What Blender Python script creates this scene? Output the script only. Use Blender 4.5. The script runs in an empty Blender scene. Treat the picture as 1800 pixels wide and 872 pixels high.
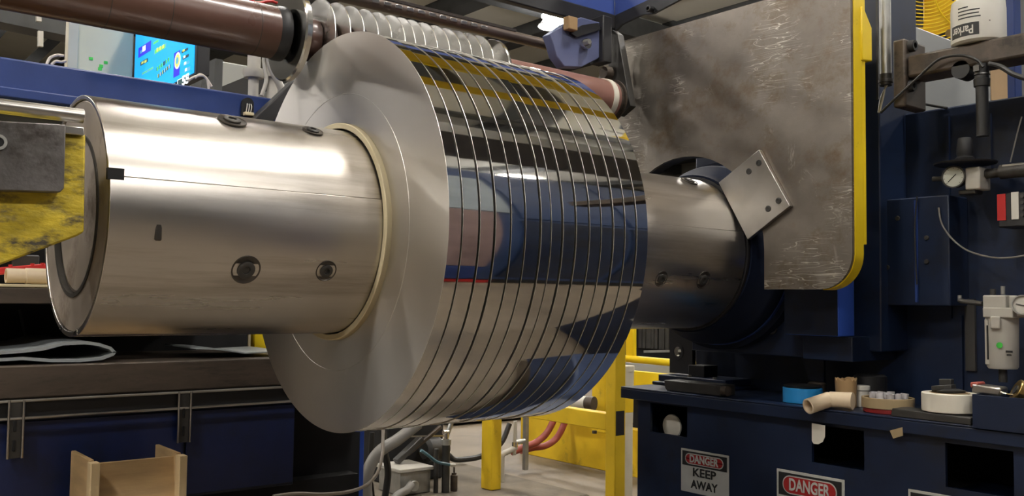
import bpy, bmesh, math, random
from mathutils import Vector, Matrix
random.seed(7)
PI = math.pi
C = bpy.context.scene.collection
sc = bpy.context.scene

# ------------------------------------------------------------------ camera
H = 1.1
F = 1634.5
YAW, PITCH, ROLL = 0.6778, 0.0554, 0.0127
fw = Vector((math.sin(YAW)*math.cos(PITCH), math.cos(YAW)*math.cos(PITCH), math.sin(PITCH)))
r0 = fw.cross(Vector((0, 0, 1))).normalized(); u0 = r0.cross(fw)
rt = r0*math.cos(ROLL) + u0*math.sin(ROLL); up = -r0*math.sin(ROLL) + u0*math.cos(ROLL)
cd = bpy.data.cameras.new('camera'); cam = bpy.data.objects.new('camera', cd); C.objects.link(cam)
cd.sensor_width = 36; cd.lens = F/1800*36; cd.clip_start = 0.02; cd.clip_end = 200
cam.matrix_world = Matrix(((rt.x, up.x, -fw.x, 0), (rt.y, up.y, -fw.y, 0), (rt.z, up.z, -fw.z, H), (0, 0, 0, 1)))
sc.camera = cam

# ------------------------------------------------------------------ world, exposure
w = bpy.data.worlds.new('hall_air'); sc.world = w; w.use_nodes = True
w.node_tree.nodes['Background'].inputs[0].default_value = (0.9, 0.95, 1.0, 1)
w.node_tree.nodes['Background'].inputs[1].default_value = 0.15
sc.view_settings.view_transform = 'Standard'; sc.view_settings.look = 'None'
sc.view_settings.gamma = 1; sc.view_settings.exposure = -0.08
try: sc.view_settings.use_curve_mapping = False
except Exception: pass
sc.cycles.max_bounces = 8; sc.cycles.glossy_bounces = 4; sc.cycles.diffuse_bounces = 3
sc.cycles.sample_clamp_indirect = 6; sc.cycles.use_denoising = True
sc.cycles.caustics_reflective = False; sc.cycles.caustics_refractive = False
LAMP_W = 190.0
UP_W = 260.0  # strength of the glowing rings added to brighten the ceiling

def P(px, py, X=None, Y=None, Z=None):
    """world point where the view ray of a photo pixel meets a real plane"""
    d = rt*(px-900) + up*(436-py) + fw*F
    t = X/d.x if X is not None else Y/d.y if Y is not None else (Z-H)/d.z
    return Vector((0, 0, H)) + d*t

# ------------------------------------------------------------------ materials
def nt(name):
    m = bpy.data.materials.new(name); m.use_nodes = True
    t = m.node_tree; b = t.nodes['Principled BSDF']
    return m, t, b
def mat(name, col, rough=0.5, metal=0.0, vary=0.12, scale=6.0, bump=0.0, bscale=60.0, aniso=0.0, axis=None,
        dirt=None, dirt_amt=0.5, dirt_scale=3.0, rvary=0.1, stretch=(1, 1, 1), spec=0.5, coat=0.0):
    m, t, b = nt(name); N = t.nodes; L = t.links
    tc = N.new('ShaderNodeTexCoord'); mp = N.new('ShaderNodeMapping'); L.new(tc.outputs['Object'], mp.inputs[0])
    mp.inputs['Scale'].default_value = stretch
    nz = N.new('ShaderNodeTexNoise'); nz.inputs['Scale'].default_value = scale; nz.inputs['Detail'].default_value = 5
    L.new(mp.outputs[0], nz.inputs['Vector'])
    cr = N.new('ShaderNodeValToRGB'); e = cr.color_ramp.elements
    e[0].position = 0.3; e[1].position = 0.7
    e[0].color = tuple(c*(1-vary) for c in col)+(1,); e[1].color = tuple(min(1, c*(1+vary)) for c in col)+(1,)
    L.new(nz.outputs[0], cr.inputs[0]); out = cr.outputs[0]
    if dirt:
        n2 = N.new('ShaderNodeTexNoise'); n2.inputs['Scale'].default_value = dirt_scale; n2.inputs['Detail'].default_value = 8
        n2.inputs['Roughness'].default_value = 0.7
        L.new(mp.outputs[0], n2.inputs['Vector'])
        c2 = N.new('ShaderNodeValToRGB'); k = c2.color_ramp.elements
        k[0].position = 1-dirt_amt-0.08; k[1].position = 1-dirt_amt+0.08; k[0].color = (0, 0, 0, 1); k[1].color = (1, 1, 1, 1)
        L.new(n2.outputs[0], c2.inputs[0])
        mx = N.new('ShaderNodeMix'); mx.data_type = 'RGBA'
        L.new(c2.outputs[0], mx.inputs[0]); L.new(out, mx.inputs[6]); mx.inputs[7].default_value = tuple(dirt)+(1,)
        out = mx.outputs[2]
    L.new(out, b.inputs['Base Color'])
    b.inputs['Metallic'].default_value = metal
    b.inputs['Specular IOR Level'].default_value = spec
    b.inputs['Coat Weight'].default_value = coat
    mr = N.new('ShaderNodeMapRange'); mr.inputs[1].default_value = 0.3; mr.inputs[2].default_value = 0.7
    mr.inputs[3].default_value = max(0.02, rough-rvary*rough); mr.inputs[4].default_value = min(1, rough+rvary*rough)
    L.new(nz.outputs[0], mr.inputs[0]); L.new(mr.outputs[0], b.inputs['Roughness'])
    if bump:
        nb = N.new('ShaderNodeTexNoise'); nb.inputs['Scale'].default_value = bscale; nb.inputs['Detail'].default_value = 4
        L.new(mp.outputs[0], nb.inputs['Vector'])
        bp = N.new('ShaderNodeBump'); bp.inputs['Strength'].default_value = bump; bp.inputs['Distance'].default_value = 0.004
        L.new(nb.outputs[0], bp.inputs['Height']); L.new(bp.outputs[0], b.inputs['Normal'])
    if aniso:
        b.inputs['Anisotropic'].default_value = aniso
        tg = N.new('ShaderNodeTangent'); tg.direction_type = 'RADIAL'; tg.axis = axis or 'X'
        L.new(tg.outputs[0], b.inputs['Tangent'])
    return m
def glow(name, col, s):
    m, t, b = nt(name); b.inputs['Base Color'].default_value = tuple(col)+(1,)
    b.inputs['Emission Color'].default_value = tuple(col)+(1,); b.inputs['Emission Strength'].default_value = s
    b.inputs['Roughness'].default_value = 0.3
    return m

M_ = {}
M_['floor'] = mat('concrete_floor', (.18, .145, .105), .55, vary=.2, scale=1.5, dirt=(.12, .10, .08), dirt_amt=.42, dirt_scale=1.2, bump=.2)
M_['pad'] = mat('dirty_shaded_concrete', (.16, .135, .10), .85, vary=.25, scale=4, dirt=(.09, .08, .065), dirt_amt=.4, bump=.4, bscale=30)  # brown dirt, base darkened further for the shadow lying on the pad
M_['roof'] = mat('roof_insulation', (.74, .76, .73), .8, vary=.06, scale=.6)
M_['purlin'] = mat('dark_roof_steel', (.07, .075, .08), .6, vary=.2)
M_['wall'] = mat('hall_wall', (.40, .41, .39), .8, vary=.1, scale=.8)
M_['wall_dark'] = mat('hall_wall_dark', (.16, .16, .155), .8, vary=.2, scale=.8)
M_['blue'] = mat('machine_blue_paint', (.022, .050, .20), .38, vary=.18, scale=5, bump=.05)
M_['blue_dk'] = mat('dark_blue_paint', (.0055, .014, .042), .42, vary=.25, scale=4, dirt=(.007, .009, .016), dirt_amt=.42, dirt_scale=3)
M_['blue_cab'] = mat('cabinet_blue_paint', (.008, .018, .085), .42, vary=.2, scale=3, dirt=(.007, .014, .05), dirt_amt=.45)
M_['blue_light'] = mat('overarm_blue_paint', (.055, .095, .33), .4, vary=.08)
M_['blue_grey'] = mat('glare_blue_paint', (.11, .13, .25), .45, vary=.12)  # lamp glare on the pivot bracket is put into this paler blue
M_['wear'] = mat('scuffed_grey_steel', (.15, .14, .135), .42, metal=.6, vary=.25, scale=8, dirt=(.06, .05, .045), dirt_amt=.42, dirt_scale=12, bump=.5, bscale=40)
M_['shaft'] = mat('brown_oiled_shaft', (.21, .165, .135), .35, metal=.5, vary=.2)
M_['pale_door'] = mat('pale_blue_door', (.30, .36, .42), .5)
M_['pink_door'] = mat('dusty_pink_panel', (.24, .17, .17), .5)
M_['blue_car'] = mat('dusty_blue_paint', (.045, .07, .15), .5, vary=.12)
M_['disc_steel'] = mat('bright_disc_steel', (.88, .87, .84), .27, metal=1, vary=.04)
M_['blue_mid'] = mat('mid_blue_paint', (.022, .05, .14), .45, vary=.1)
M_['blue_bright'] = mat('bright_and_lit_blue', (.03, .085, .42), .4, vary=.1)  # the post's own colour; on the side bracket it paints a lit face
M_['black'] = mat('black_steel', (.014, .014, .016), .5, vary=.3)
M_['dgrey'] = mat('dark_grey_steel', (.06, .058, .055), .45, metal=.4, vary=.3, dirt=(.03, .025, .02), dirt_amt=.4)
M_['brown_steel'] = mat('oily_brown_steel', (.085, .065, .05), .5, metal=.2, vary=.3, stretch=(1, 5, 5), dirt=(.035, .028, .022), dirt_amt=.45)
M_['yellow'] = mat('yellow_safety_paint', (.78, .52, .02), .45, vary=.08, scale=8, dirt=(.35, .24, .03), dirt_amt=.33, dirt_scale=7)
M_['yellow_new'] = mat('bright_yellow_paint', (.86, .62, .015), .38, vary=.05, dirt=(.25, .17, .02), dirt_amt=.27, dirt_scale=14)
M_['white'] = mat('white_enamel', (.66, .64, .58), .35, vary=.05)
M_['offwhite'] = mat('beige_enamel', (.58, .54, .42), .5, vary=.05)
M_['grey_plastic'] = mat('pale_grey_plastic', (.48, .46, .41), .45, vary=.06)
M_['lgrey'] = mat('light_grey_enamel', (.33, .34, .33), .4, vary=.08, scale=2, dirt=(.20, .15, .10), dirt_amt=.32, dirt_scale=2)
M_['chrome'] = mat('bright_steel', (.72, .70, .66), .16, metal=1, vary=.06)
M_['steel'] = mat('satin_steel', (.50, .48, .45), .32, metal=1, vary=.12, scale=9)
M_['galv'] = mat('galvanised_steel', (.42, .42, .40), .42, metal=.8, vary=.15, scale=20)
M_['wood'] = mat('plywood', (.50, .34, .17), .65, vary=.2, scale=5, stretch=(1, 1, 6), bump=.1)
M_['wood_lt'] = mat('pale_timber', (.58, .44, .25), .65, vary=.15, scale=6, stretch=(4, 4, 1))
M_['cream'] = mat('cream_card_core', (.72, .62, .40), .5, vary=.05)
M_['beige_pvc'] = mat('beige_plastic_pipe', (.74, .60, .42), .4, vary=.06)
M_['rubber'] = mat('black_rubber', (.012, .012, .012), .45, vary=.2)
M_['hose_grey'] = mat('grey_flexible_conduit', (.20, .19, .175), .5, vary=.15)
M_['red'] = mat('red_plastic', (.50, .02, .02), .4, vary=.1)
M_['red_hose'] = mat('faded_red_hose', (.36, .075, .055), .55, vary=.15)
M_['bluetape'] = mat('sky_blue_tape', (.03, .33, .78), .45, vary=.05)
M_['card'] = mat('brown_cardboard', (.42, .27, .13), .7, vary=.12)
M_['tan'] = mat('masking_tape_tan', (.42, .32, .18), .6, vary=.08)
M_['tapewhite'] = mat('white_tape', (.74, .70, .60), .55, vary=.04)
M_['clear'] = mat('frosted_plastic', (.62, .60, .62), .35, vary=.06)
M_['darkred'] = mat('dark_red_tape', (.28, .02, .02), .4, vary=.1)
M_['brass'] = mat('brass', (.60, .42, .16), .3, metal=1)
M_['film'] = mat('grey_poly_sheet', (.34, .37, .38), .45, vary=.1)
M_['ink'] = mat('black_ink', (.012, .012, .012), .5, vary=.05)
M_['signwhite'] = mat('sign_white', (.50, .50, .46), .45, vary=.08, scale=20)
M_['signred'] = mat('sign_red', (.34, .018, .018), .4, vary=.05)
M_['green'] = mat('green_sticker', (.06, .55, .07), .6, vary=.05)
M_['cable_white'] = mat('white_cable', (.66, .60, .52), .4, vary=.05)
M_['teal'] = mat('teal_air_hose', (.07, .16, .20), .4)
M_['roller'] = mat('brown_polyurethane', (.125, .062, .046), .34, vary=.12, scale=5, rvary=.25, coat=.15)
M_['roller2'] = mat('pink_brown_polyurethane', (.26, .13, .105), .36, vary=.08, scale=5)
M_['mirror'] = mat('mirror_strip_steel', (.66, .64, .61), .045, metal=1, vary=.02, scale=3)
M_['edge'] = mat('slit_edge_stack', (.72, .69, .64), .42, metal=1, vary=.02, scale=2, aniso=.7, axis='X')
M_['edge_rim'] = mat('slit_edge_rim', (.70, .68, .63), .4, metal=1, vary=.02)  # rim steel, close to the edge tone but without its grain
M_['mandrel'] = mat('worn_mandrel_steel', (.56, .53, .49), .31, metal=1, vary=.10, scale=3.0, rvary=.22, stretch=(.35, 5, 5),
                    dirt=(.40, .365, .32), dirt_amt=.40, dirt_scale=2.2)
M_['mandrel_end'] = mat('mandrel_end_steel', (.40, .35, .30), .5, metal=.6, vary=.15, dirt=(.16, .12, .09), dirt_amt=.4, dirt_scale=5)
M_['hub_dark'] = mat('slot_dark_blue', (.004, .008, .022), .7, vary=.3, spec=.2)  # the darkness inside the slot is put into this deeper hub blue
M_['hole'] = mat('socket_dark_steel', (.10, .09, .08), .4, metal=.9, vary=.2)
M_['glass_face'] = mat('gauge_dial', (.55, .57, .50), .3, vary=.03)
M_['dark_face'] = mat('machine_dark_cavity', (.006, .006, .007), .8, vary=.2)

def yellow_chipped():
    m = mat('chipped_yellow_paint', (.62, .47, .035), .5, vary=.3, scale=26, dirt=(.07, .06, .045), dirt_amt=.44, dirt_scale=24, bump=1.0, bscale=34, stretch=(.6, 1, 1.3))
    return m
M_['chipped'] = yellow_chipped()
def scratched():
    m, t, b = nt('scratched_plate_steel'); N = t.nodes; L = t.links
    tc = N.new('ShaderNodeTexCoord')
    def noise(scale, det, st, rough=.6, dist=0):
        mp = N.new('ShaderNodeMapping'); mp.inputs['Scale'].default_value = st; L.new(tc.outputs['Object'], mp.inputs[0])
        n = N.new('ShaderNodeTexNoise'); n.inputs['Scale'].default_value = scale; n.inputs['Detail'].default_value = det
        n.inputs['Roughness'].default_value = rough; n.inputs['Distortion'].default_value = dist
        L.new(mp.outputs[0], n.inputs['Vector']); return n
    def ramp(src, p0, p1, c0, c1):
        r = N.new('ShaderNodeValToRGB'); r.color_ramp.elements[0].position = p0; r.color_ramp.elements[1].position = p1
        r.color_ramp.elements[0].color = c0; r.color_ramp.elements[1].color = c1; L.new(src, r.inputs[0]); return r.outputs[0]
    def mix(f, a, c):
        x = N.new('ShaderNodeMix'); x.data_type = 'RGBA'; L.new(f, x.inputs[0])
        for i, v in ((6, a), (7, c)):
            if isinstance(v, tuple): x.inputs[i].default_value = v
            else: L.new(v, x.inputs[i])
        return x.outputs[2]
    base = ramp(noise(3.5, 6, (1, 1, 1)).outputs[0], .3, .7, (.15, .13, .112, 1), (.29, .262, .225, 1))
    rust = ramp(noise(4.5, 8, (1, 1, 1.2), .75).outputs[0], .50, .68, (0, 0, 0, 1), (1, 1, 1, 1))
    col = mix(rust, base, (.15, .105, .062, 1))
    pale = ramp(noise(9, 6, (1, 1, .5), .8, .6).outputs[0], .60, .74, (0, 0, 0, 1), (.75, .75, .75, 1))
    col = mix(pale, col, (.46, .43, .38, 1))
    # long fine scratches: voronoi-edge lines stretched, several directions
    sc_h = None
    for ang, dens in ((.5, 16), (-.35, 12), (1.2, 9)):
        mp = N.new('ShaderNodeMapping'); mp.inputs['Rotation'].default_value = (ang, 0, 0); mp.inputs['Scale'].default_value = (1, .35, 3.0)
        L.new(tc.outputs['Object'], mp.inputs[0])
        n = N.new('ShaderNodeTexNoise'); n.inputs['Scale'].default_value = dens; n.inputs['Detail'].default_value = 2; n.inputs['Distortion'].default_value = .4
        L.new(mp.outputs[0], n.inputs['Vector'])
        s = N.new('ShaderNodeMath'); s.operation = 'SUBTRACT'; s.inputs[1].default_value = .5; L.new(n.outputs[0], s.inputs[0])
        a = N.new('ShaderNodeMath'); a.operation = 'ABSOLUTE'; L.new(s.outputs[0], a.inputs[0])
        lt = N.new('ShaderNodeMath'); lt.operation = 'LESS_THAN'; lt.inputs[1].default_value = .0055; L.new(a.outputs[0], lt.inputs[0])
        if sc_h is None: sc_h = lt.outputs[0]
        else:
            mxm = N.new('ShaderNodeMath'); mxm.operation = 'MAXIMUM'; L.new(sc_h, mxm.inputs[0]); L.new(lt.outputs[0], mxm.inputs[1]); sc_h = mxm.outputs[0]
    gate = ramp(noise(3.0, 3, (1, 1, 1)).outputs[0], .48, .6, (0, 0, 0, 1), (.9, .9, .9, 1))
    mu = N.new('ShaderNodeMath'); mu.operation = 'MULTIPLY'; L.new(sc_h, mu.inputs[0]); L.new(gate, mu.inputs[1])
    col = mix(mu.outputs[0], col, (.62, .58, .50, 1))
    L.new(col, b.inputs['Base Color']); b.inputs['Metallic'].default_value = .75
    rr = ramp(noise(7, 6, (1, 1, 1)).outputs[0], .3, .7, (.36, .36, .36, 1), (.56, .56, .56, 1)); L.new(rr, b.inputs['Roughness'])
    bp = N.new('ShaderNodeBump'); bp.inputs['Strength'].default_value = .35; bp.inputs['Distance'].default_value = .002
    L.new(noise(22, 8, (1, 1, 1), .7).outputs[0], bp.inputs['Height']); L.new(bp.outputs[0], b.inputs['Normal'])
    return m
M_['scratched'] = scratched()

# ------------------------------------------------------------------ mesh helper
class MB:
    def __init__(s): s.v = []; s.f = []; s.mi = []; s.xf = Matrix(); s.m = 0
    def add(s, vs, fs):
        n = len(s.v); s.v += [s.xf @ Vector(v) for v in vs]
        s.f += [tuple(i+n for i in f) for f in fs]; s.mi += [s.m]*len(fs); return s
    def box(s, a, b):
        x0, y0, z0 = [min(a[i], b[i]) for i in range(3)]; x1, y1, z1 = [max(a[i], b[i]) for i in range(3)]
        return s.add([(x0,y0,z0),(x1,y0,z0),(x1,y1,z0),(x0,y1,z0),(x0,y0,z1),(x1,y0,z1),(x1,y1,z1),(x0,y1,z1)],
                     [(0,3,2,1),(4,5,6,7),(0,1,5,4),(1,2,6,5),(2,3,7,6),(3,0,4,7)])
    def cbox(s, c, sz): return s.box([c[i]-sz[i]/2 for i in range(3)], [c[i]+sz[i]/2 for i in range(3)])
    def bar(s, p, q, w, h, upv=(0, 0, 1)):
        p, q = Vector(p), Vector(q); d = (q-p).normalized(); a = Vector(upv)
        if abs(d.dot(a)) > .95: a = Vector((0, 1, 0))
        x = d.cross(a).normalized(); y = x.cross(d)
        vs = [o + x*sx*w/2 + y*sy*h/2 for o in (p, q) for sx, sy in ((-1,-1),(1,-1),(1,1),(-1,1))]
        return s.add(vs, [(0,1,2,3),(7,6,5,4),(0,4,5,1),(1,5,6,2),(2,6,7,3),(3,7,4,0)])
    def lathe(s, o, d, prof, n=32, upv=None, close=False):
        """revolve (distance along axis, radius) pairs around axis d through o"""
        o = Vector(o); d = Vector(d).normalized(); a = Vector((0, 0, 1)) if abs(d.z) < .9 else Vector((1, 0, 0))
        x = d.cross(a).normalized(); y = d.cross(x); vs = []; fs = []; k = len(prof)
        for t, r in prof:
            for i in range(n):
                g = 2*PI*i/n; vs.append(o + d*t + (x*math.cos(g)+y*math.sin(g))*max(r, 1e-5))
        rng = range(k) if close else range(k-1)
        for j in rng:
            j2 = (j+1) % k
            for i in range(n):
                i2 = (i+1) % n; fs.append((j*n+i, j2*n+i, j2*n+i2, j*n+i2))
        return s.add(vs, fs)
    def cyl(s, p, q, r, n=24, r2=None):
        p, q = Vector(p), Vector(q); l = (q-p).length
        return s.lathe(p, q-p, [(0, 0), (0, r), (l, r2 if r2 is not None else r), (l, 0)], n)
    def ring(s, o, d, l, ro, ri, n=48):
        return s.lathe(o, d, [(0, ri), (0, ro), (l, ro), (l, ri)], n, close=True)
    def prism(s, pts, off):
        """planar polygon pts (3-D) extruded by vector off"""
        off = Vector(off); n = len(pts); vs = [Vector(p) for p in pts] + [Vector(p)+off for p in pts]
        fs = [tuple(range(n)), tuple(range(2*n-1, n-1, -1))] + [(i, n+i, n+(i+1) % n, (i+1) % n) for i in range(n)]
        return s.add(vs, fs)
    def tube(s, pts, r, n=10, samples=8, smooth=True):
        pts = [Vector(p) for p in pts]
        if smooth and len(pts) > 2:
            q = []; e = [pts[0]*2-pts[1]] + pts + [pts[-1]*2-pts[-2]]
            for i in range(1, len(e)-2):
                for k in range(samples):
                    t = k/samples; a, b, c, d = e[i-1], e[i], e[i+1], e[i+2]
                    q.append(.5*((2*b)+(c-a)*t+(2*a-5*b+4*c-d)*t*t+(3*b-a-3*c+d)*t*t*t))
            q.append(pts[-1]); pts = q
        vs = []; fs = []; prev = None
        for i, p in enumerate(pts):
            d = (pts[min(i+1, len(pts)-1)]-pts[max(i-1, 0)]).normalized()
            if prev is None:
                a = Vector((0, 0, 1)) if abs(d.z) < .9 else Vector((1, 0, 0)); x = d.cross(a).normalized()
            else: x = (prev - d*prev.dot(d)).normalized()
            prev = x; y = d.cross(x)
            vs += [p+(x*math.cos(2*PI*k/n)+y*math.sin(2*PI*k/n))*r for k in range(n)]
        for i in range(len(pts)-1):
            for k in range(n): fs.append((i*n+k, i*n+(k+1) % n, (i+1)*n+(k+1) % n, (i+1)*n+k))
        fs += [tuple(range(n-1, -1, -1)), tuple(range((len(pts)-1)*n, len(pts)*n))]
        return s.add(vs, fs)
    def sheet(s, pts, off, th, tdir):
        """open polyline extruded by off, given thickness th along tdir"""
        td = Vector(tdir)*th; a = [Vector(p) for p in pts]; b = [p+td for p in reversed(a)]
        n = len(a); off = Vector(off); ring = a+b; m = len(ring)
        vs = ring+[p+off for p in ring]; fs = [(i, m+i, m+(i+1) % m, (i+1) % m) for i in range(m)]
        for i in range(n-1):
            j = m-1-i; fs += [(i, i+1, j-1, j), (m+j, m+j-1, m+i+1, m+i)]
        return s.add(vs, fs)

def link(o, parent):
    C.objects.link(o)
    if parent is not None: o.parent = parent
def build(mb, name, mats, parent=None, bevel=0.0, label=None, smooth=True, sharp=35):
    if isinstance(mats, str): mats = [mats]
    me = bpy.data.meshes.new(name)
    root = parent
    off = Vector((0, 0, 0))
    while root is not None: off += root.location; root = root.parent
    me.from_pydata([v-off for v in mb.v], [], mb.f)
    for k in mats: me.materials.append(M_[k])
    me.polygons.foreach_set('material_index', mb.mi)
    bm = bmesh.new(); bm.from_mesh(me)
    bmesh.ops.remove_doubles(bm, verts=bm.verts, dist=2e-6)
    bmesh.ops.recalc_face_normals(bm, faces=bm.faces)
    if smooth:
        for f in bm.faces: f.smooth = True
        for e in bm.edges:
            if len(e.link_faces) != 2 or e.calc_face_angle(0) > math.radians(sharp): e.smooth = False
    bm.to_mesh(me); bm.free()
    o = bpy.data.objects.new(name, me); link(o, parent)
    if bevel:
        bv = o.modifiers.new('bevel', 'BEVEL'); bv.width = bevel; bv.segments = 2; bv.limit_method = 'ANGLE'; bv.angle_limit = math.radians(40)
        bv.harden_normals = False
    if label: o['label'] = label
    return o
def thing(name, label, cat, loc=(0, 0, 0), group=None):
    o = bpy.data.objects.new(name, None); C.objects.link(o); o.location = loc; o.empty_display_size = .05
    o['label'] = label; o['category'] = cat
    if group: o['group'] = group
    return o
def tag(o, label, cat, group=None):
    o['label'] = label; o['category'] = cat
    if group: o['group'] = group
    return o
def struct(mb, name, mats, parent=None, bevel=0):
    o = build(mb, name, mats, parent, bevel)
    if parent is None: o['kind'] = 'structure'
    return o
def text_part(s, name, m, parent, origin, right, upv, size, width=None, ext=.0006, bold=0.0, align='CENTER'):
    cu = bpy.data.curves.new('txt', 'FONT'); cu.body = s; cu.size = size; cu.extrude = ext; cu.offset = bold
    cu.align_x = align; cu.align_y = 'CENTER'; cu.resolution_u = 3
    to = bpy.data.objects.new('txt', cu); C.objects.link(to)
    bpy.context.view_layer.update()
    dg = bpy.context.evaluated_depsgraph_get(); me = bpy.data.meshes.new_from_object(to.evaluated_get(dg))
    bpy.data.objects.remove(to)
    xs = [v.co.x for v in me.vertices]; wd = max(xs)-min(xs)
    k = (width/wd) if width else 1
    right = Vector(right).normalized(); upv = Vector(upv).normalized(); n = right.cross(upv)
    root = parent; off = Vector((0, 0, 0))
    while root is not None: off += root.location; root = root.parent
    for v in me.vertices:
        v.co = Vector(origin) + right*v.co.x*k + upv*v.co.y + n*v.co.z - off
    me.materials.clear(); me.materials.append(M_[m]); me.name = name
    o = bpy.data.objects.new(name, me); link(o, parent); return o
def bolt(mb, c, d, r, h, n=6, sock=True):
    """cap screw: head with socket, along d"""
    mb.lathe(c, d, [(0, 0), (0, r), (h*.85, r), (h, r*.88), (h, r*.5), (h*.45, r*.48), (h*.45, 0)], 20)

exec_parts = []
# ================================================================== SETTING
b = MB().box((-16, -16, -.2), (30, 32, 0)); struct(b, 'floor', 'floor')
b = MB().box((-16, -16, 7.05), (30, 32, 7.2)); ceil = struct(b, 'ceiling', 'roof')
b = MB().box((-16.2, -16, 0), (-16, 32, 7.1)); struct(b, 'wall_left', 'wall')
b = MB().box((30, -16, 0), (30.2, 32, 7.1)); struct(b, 'wall_right', 'wall')
b = MB().box((-16, 32, 0), (30, 32.2, 7.1)); struct(b, 'wall_back', 'wall')
b = MB().box((-16, -16.2, 0), (30, -16, 7.1)); struct(b, 'wall_front', 'wall_dark')
# purlins run along Y, rafters along X; insulation panels between purlins
PX = 2.3
xs = [-14.9 + PX*i for i in range(20)]
for x in xs:
    build(MB().box((x-.22, -15.9, 6.72), (x+.22, 31.9, 7.05)), 'purlin', 'purlin', ceil)
for y in (-12, -6, 0, 6, 13.1, 19.6, 26):
    build(MB().box((-15.9, y-.16, 6.45), (29.9, y+.16, 6.86)), 'rafter', 'purlin', ceil)
for x in xs[8:19]:
    for y0, y1 in ((6.2, 12.9), (13.3, 19.4), (19.8, 25.8), (26.2, 31.8)):
        build(MB().box((x+.24, y0, 7.0), (x+PX-.24, y1, 7.04)), 'insulation_panel', 'roof', ceil)

# ---- high bay lamps
M_['lampglow'] = glow('lamp_glow', (1.0, .95, .885), LAMP_W)
M_['ceiling_fill'] = glow('ceiling_fill_glow', (1.0, .95, .885), UP_W)
def highbay(x, y, z, label):
    t = thing('high_bay_lamp', label, 'lamp', (x, y, z), 'high bay lamps under the roof')
    build(MB().lathe((x, y, z), (0, 0, 1), [(0, .30), (.01, .31), (.16, .17), (.22, .09), (.34, .09), (.34, 0)], 28), 'lamp_shade', 'galv', t)
    build(MB().lathe((x, y, z+.012), (0, 0, 1), [(0, 0), (0, .285), (.006, .285), (.006, 0)], 28), 'lens', 'lampglow', t)
    build(MB().ring((x, y, z+.18), (0, 0, 1), .02, .24, .17, 28), 'ceiling_fill_ring', 'ceiling_fill', t)  # glowing ring added on top of each shade to brighten the ceiling
    build(MB().cyl((x, y, z+.34), (x, y, 7.06), .012, 8), 'hanger', 'galv', t)
p = P(975, 47, Z=6.0)
highbay(p.x, p.y, 6.0, 'bright glaring lamp seen under the roof above the bare shaft')
for i, (x, y) in enumerate([(2.6, .4), (-2.6, .6), (2.7, -4.6), (-3, -5), (7.8, .4), (2.6, 5.6), (-3, 6.4), (8.2, 6.0), (7.8, -5), (13.5, 0), (-8, 1), (14, 6), (-5, 3.5), (-3.2, 10), (-8, 8), (-8, -5), (11.5, 8.1), (8.4, 10.6), (4.6, 13.4), (1.8, 15.5), (-2, 16)]):  # unseen; first follows the mandrel highlight, others added to brighten hall and coils
    highbay(x, y, 5.9, 'unseen high bay lamp lighting the hall, outside the picture')

# ================================================================== MANDREL AND COILS
AY, AZ, AR = 2.0933, H+.1646, .254
X0, X1 = .503, 2.436
ax = Vector((1, 0, 0))
mr = thing('recoiler_mandrel', 'large worn steel expanding mandrel running through all the slit coils', 'mandrel', (X0, AY, AZ))
# segmented sleeve: four quarter segments with seams, slight radius steps
def arc_seg(mb, x0, x1, a0, a1, ro, ri, n=40):
    vs = []; fs = []
    for x in (x0, x1):
        for r in (ro, ri):
            for i in range(n+1):
                g = a0+(a1-a0)*i/n; vs.append((x, AY-r*math.cos(g), AZ+r*math.sin(g)))
    k = n+1; A, B, Cc, D = 0, k, 2*k, 3*k
    for i in range(n):
        fs += [(A+i, A+i+1, Cc+i+1, Cc+i), (B+i+1, B+i, D+i, D+i+1), (A+i+1, A+i, B+i, B+i+1), (Cc+i, Cc+i+1, D+i+1, D+i)]
    fs += [(A, B, D, Cc), (A+n, Cc+n, D+n, B+n)]
    mb.add(vs, fs)
seams = [math.radians(g) for g in (14.0, 104, 194, 284)]
for k in range(4):
    a0 = seams[k]+.0012; a1 = seams[k]+PI/2-.0012
    rr = AR+(.0012 if k == 3 else 0)-(0.0016 if k == 0 else 0)
    s = MB(); arc_seg(s, X0+(.0 if k != 3 else .001), X1, a0, a1, rr, .243, 44)
    sg = build(s, 'sleeve_segment', 'mandrel', mr, bevel=.0015)
    if k in (3, 0):
        pass
build(MB().ring((X0+.004, AY, AZ), ax, .03, .2425, .165, 64), 'end_ring', 'mandrel_end', mr, bevel=.003)
build(MB().ring((X0+.036, AY, AZ), ax, 1.85, .2425, .19, 64), 'inner_sleeve', 'steel', mr)
build(MB().lathe((X0+.012, AY, AZ), ax, [(0, 0), (0, .158), (.03, .162), (.2, .162)], 56), 'end_plug', 'mandrel_end', mr, bevel=.002)
build(MB().ring((X0+.001, AY, AZ), ax, .012, .172, .1635, 64), 'retaining_ring', 'dgrey', mr)
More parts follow.
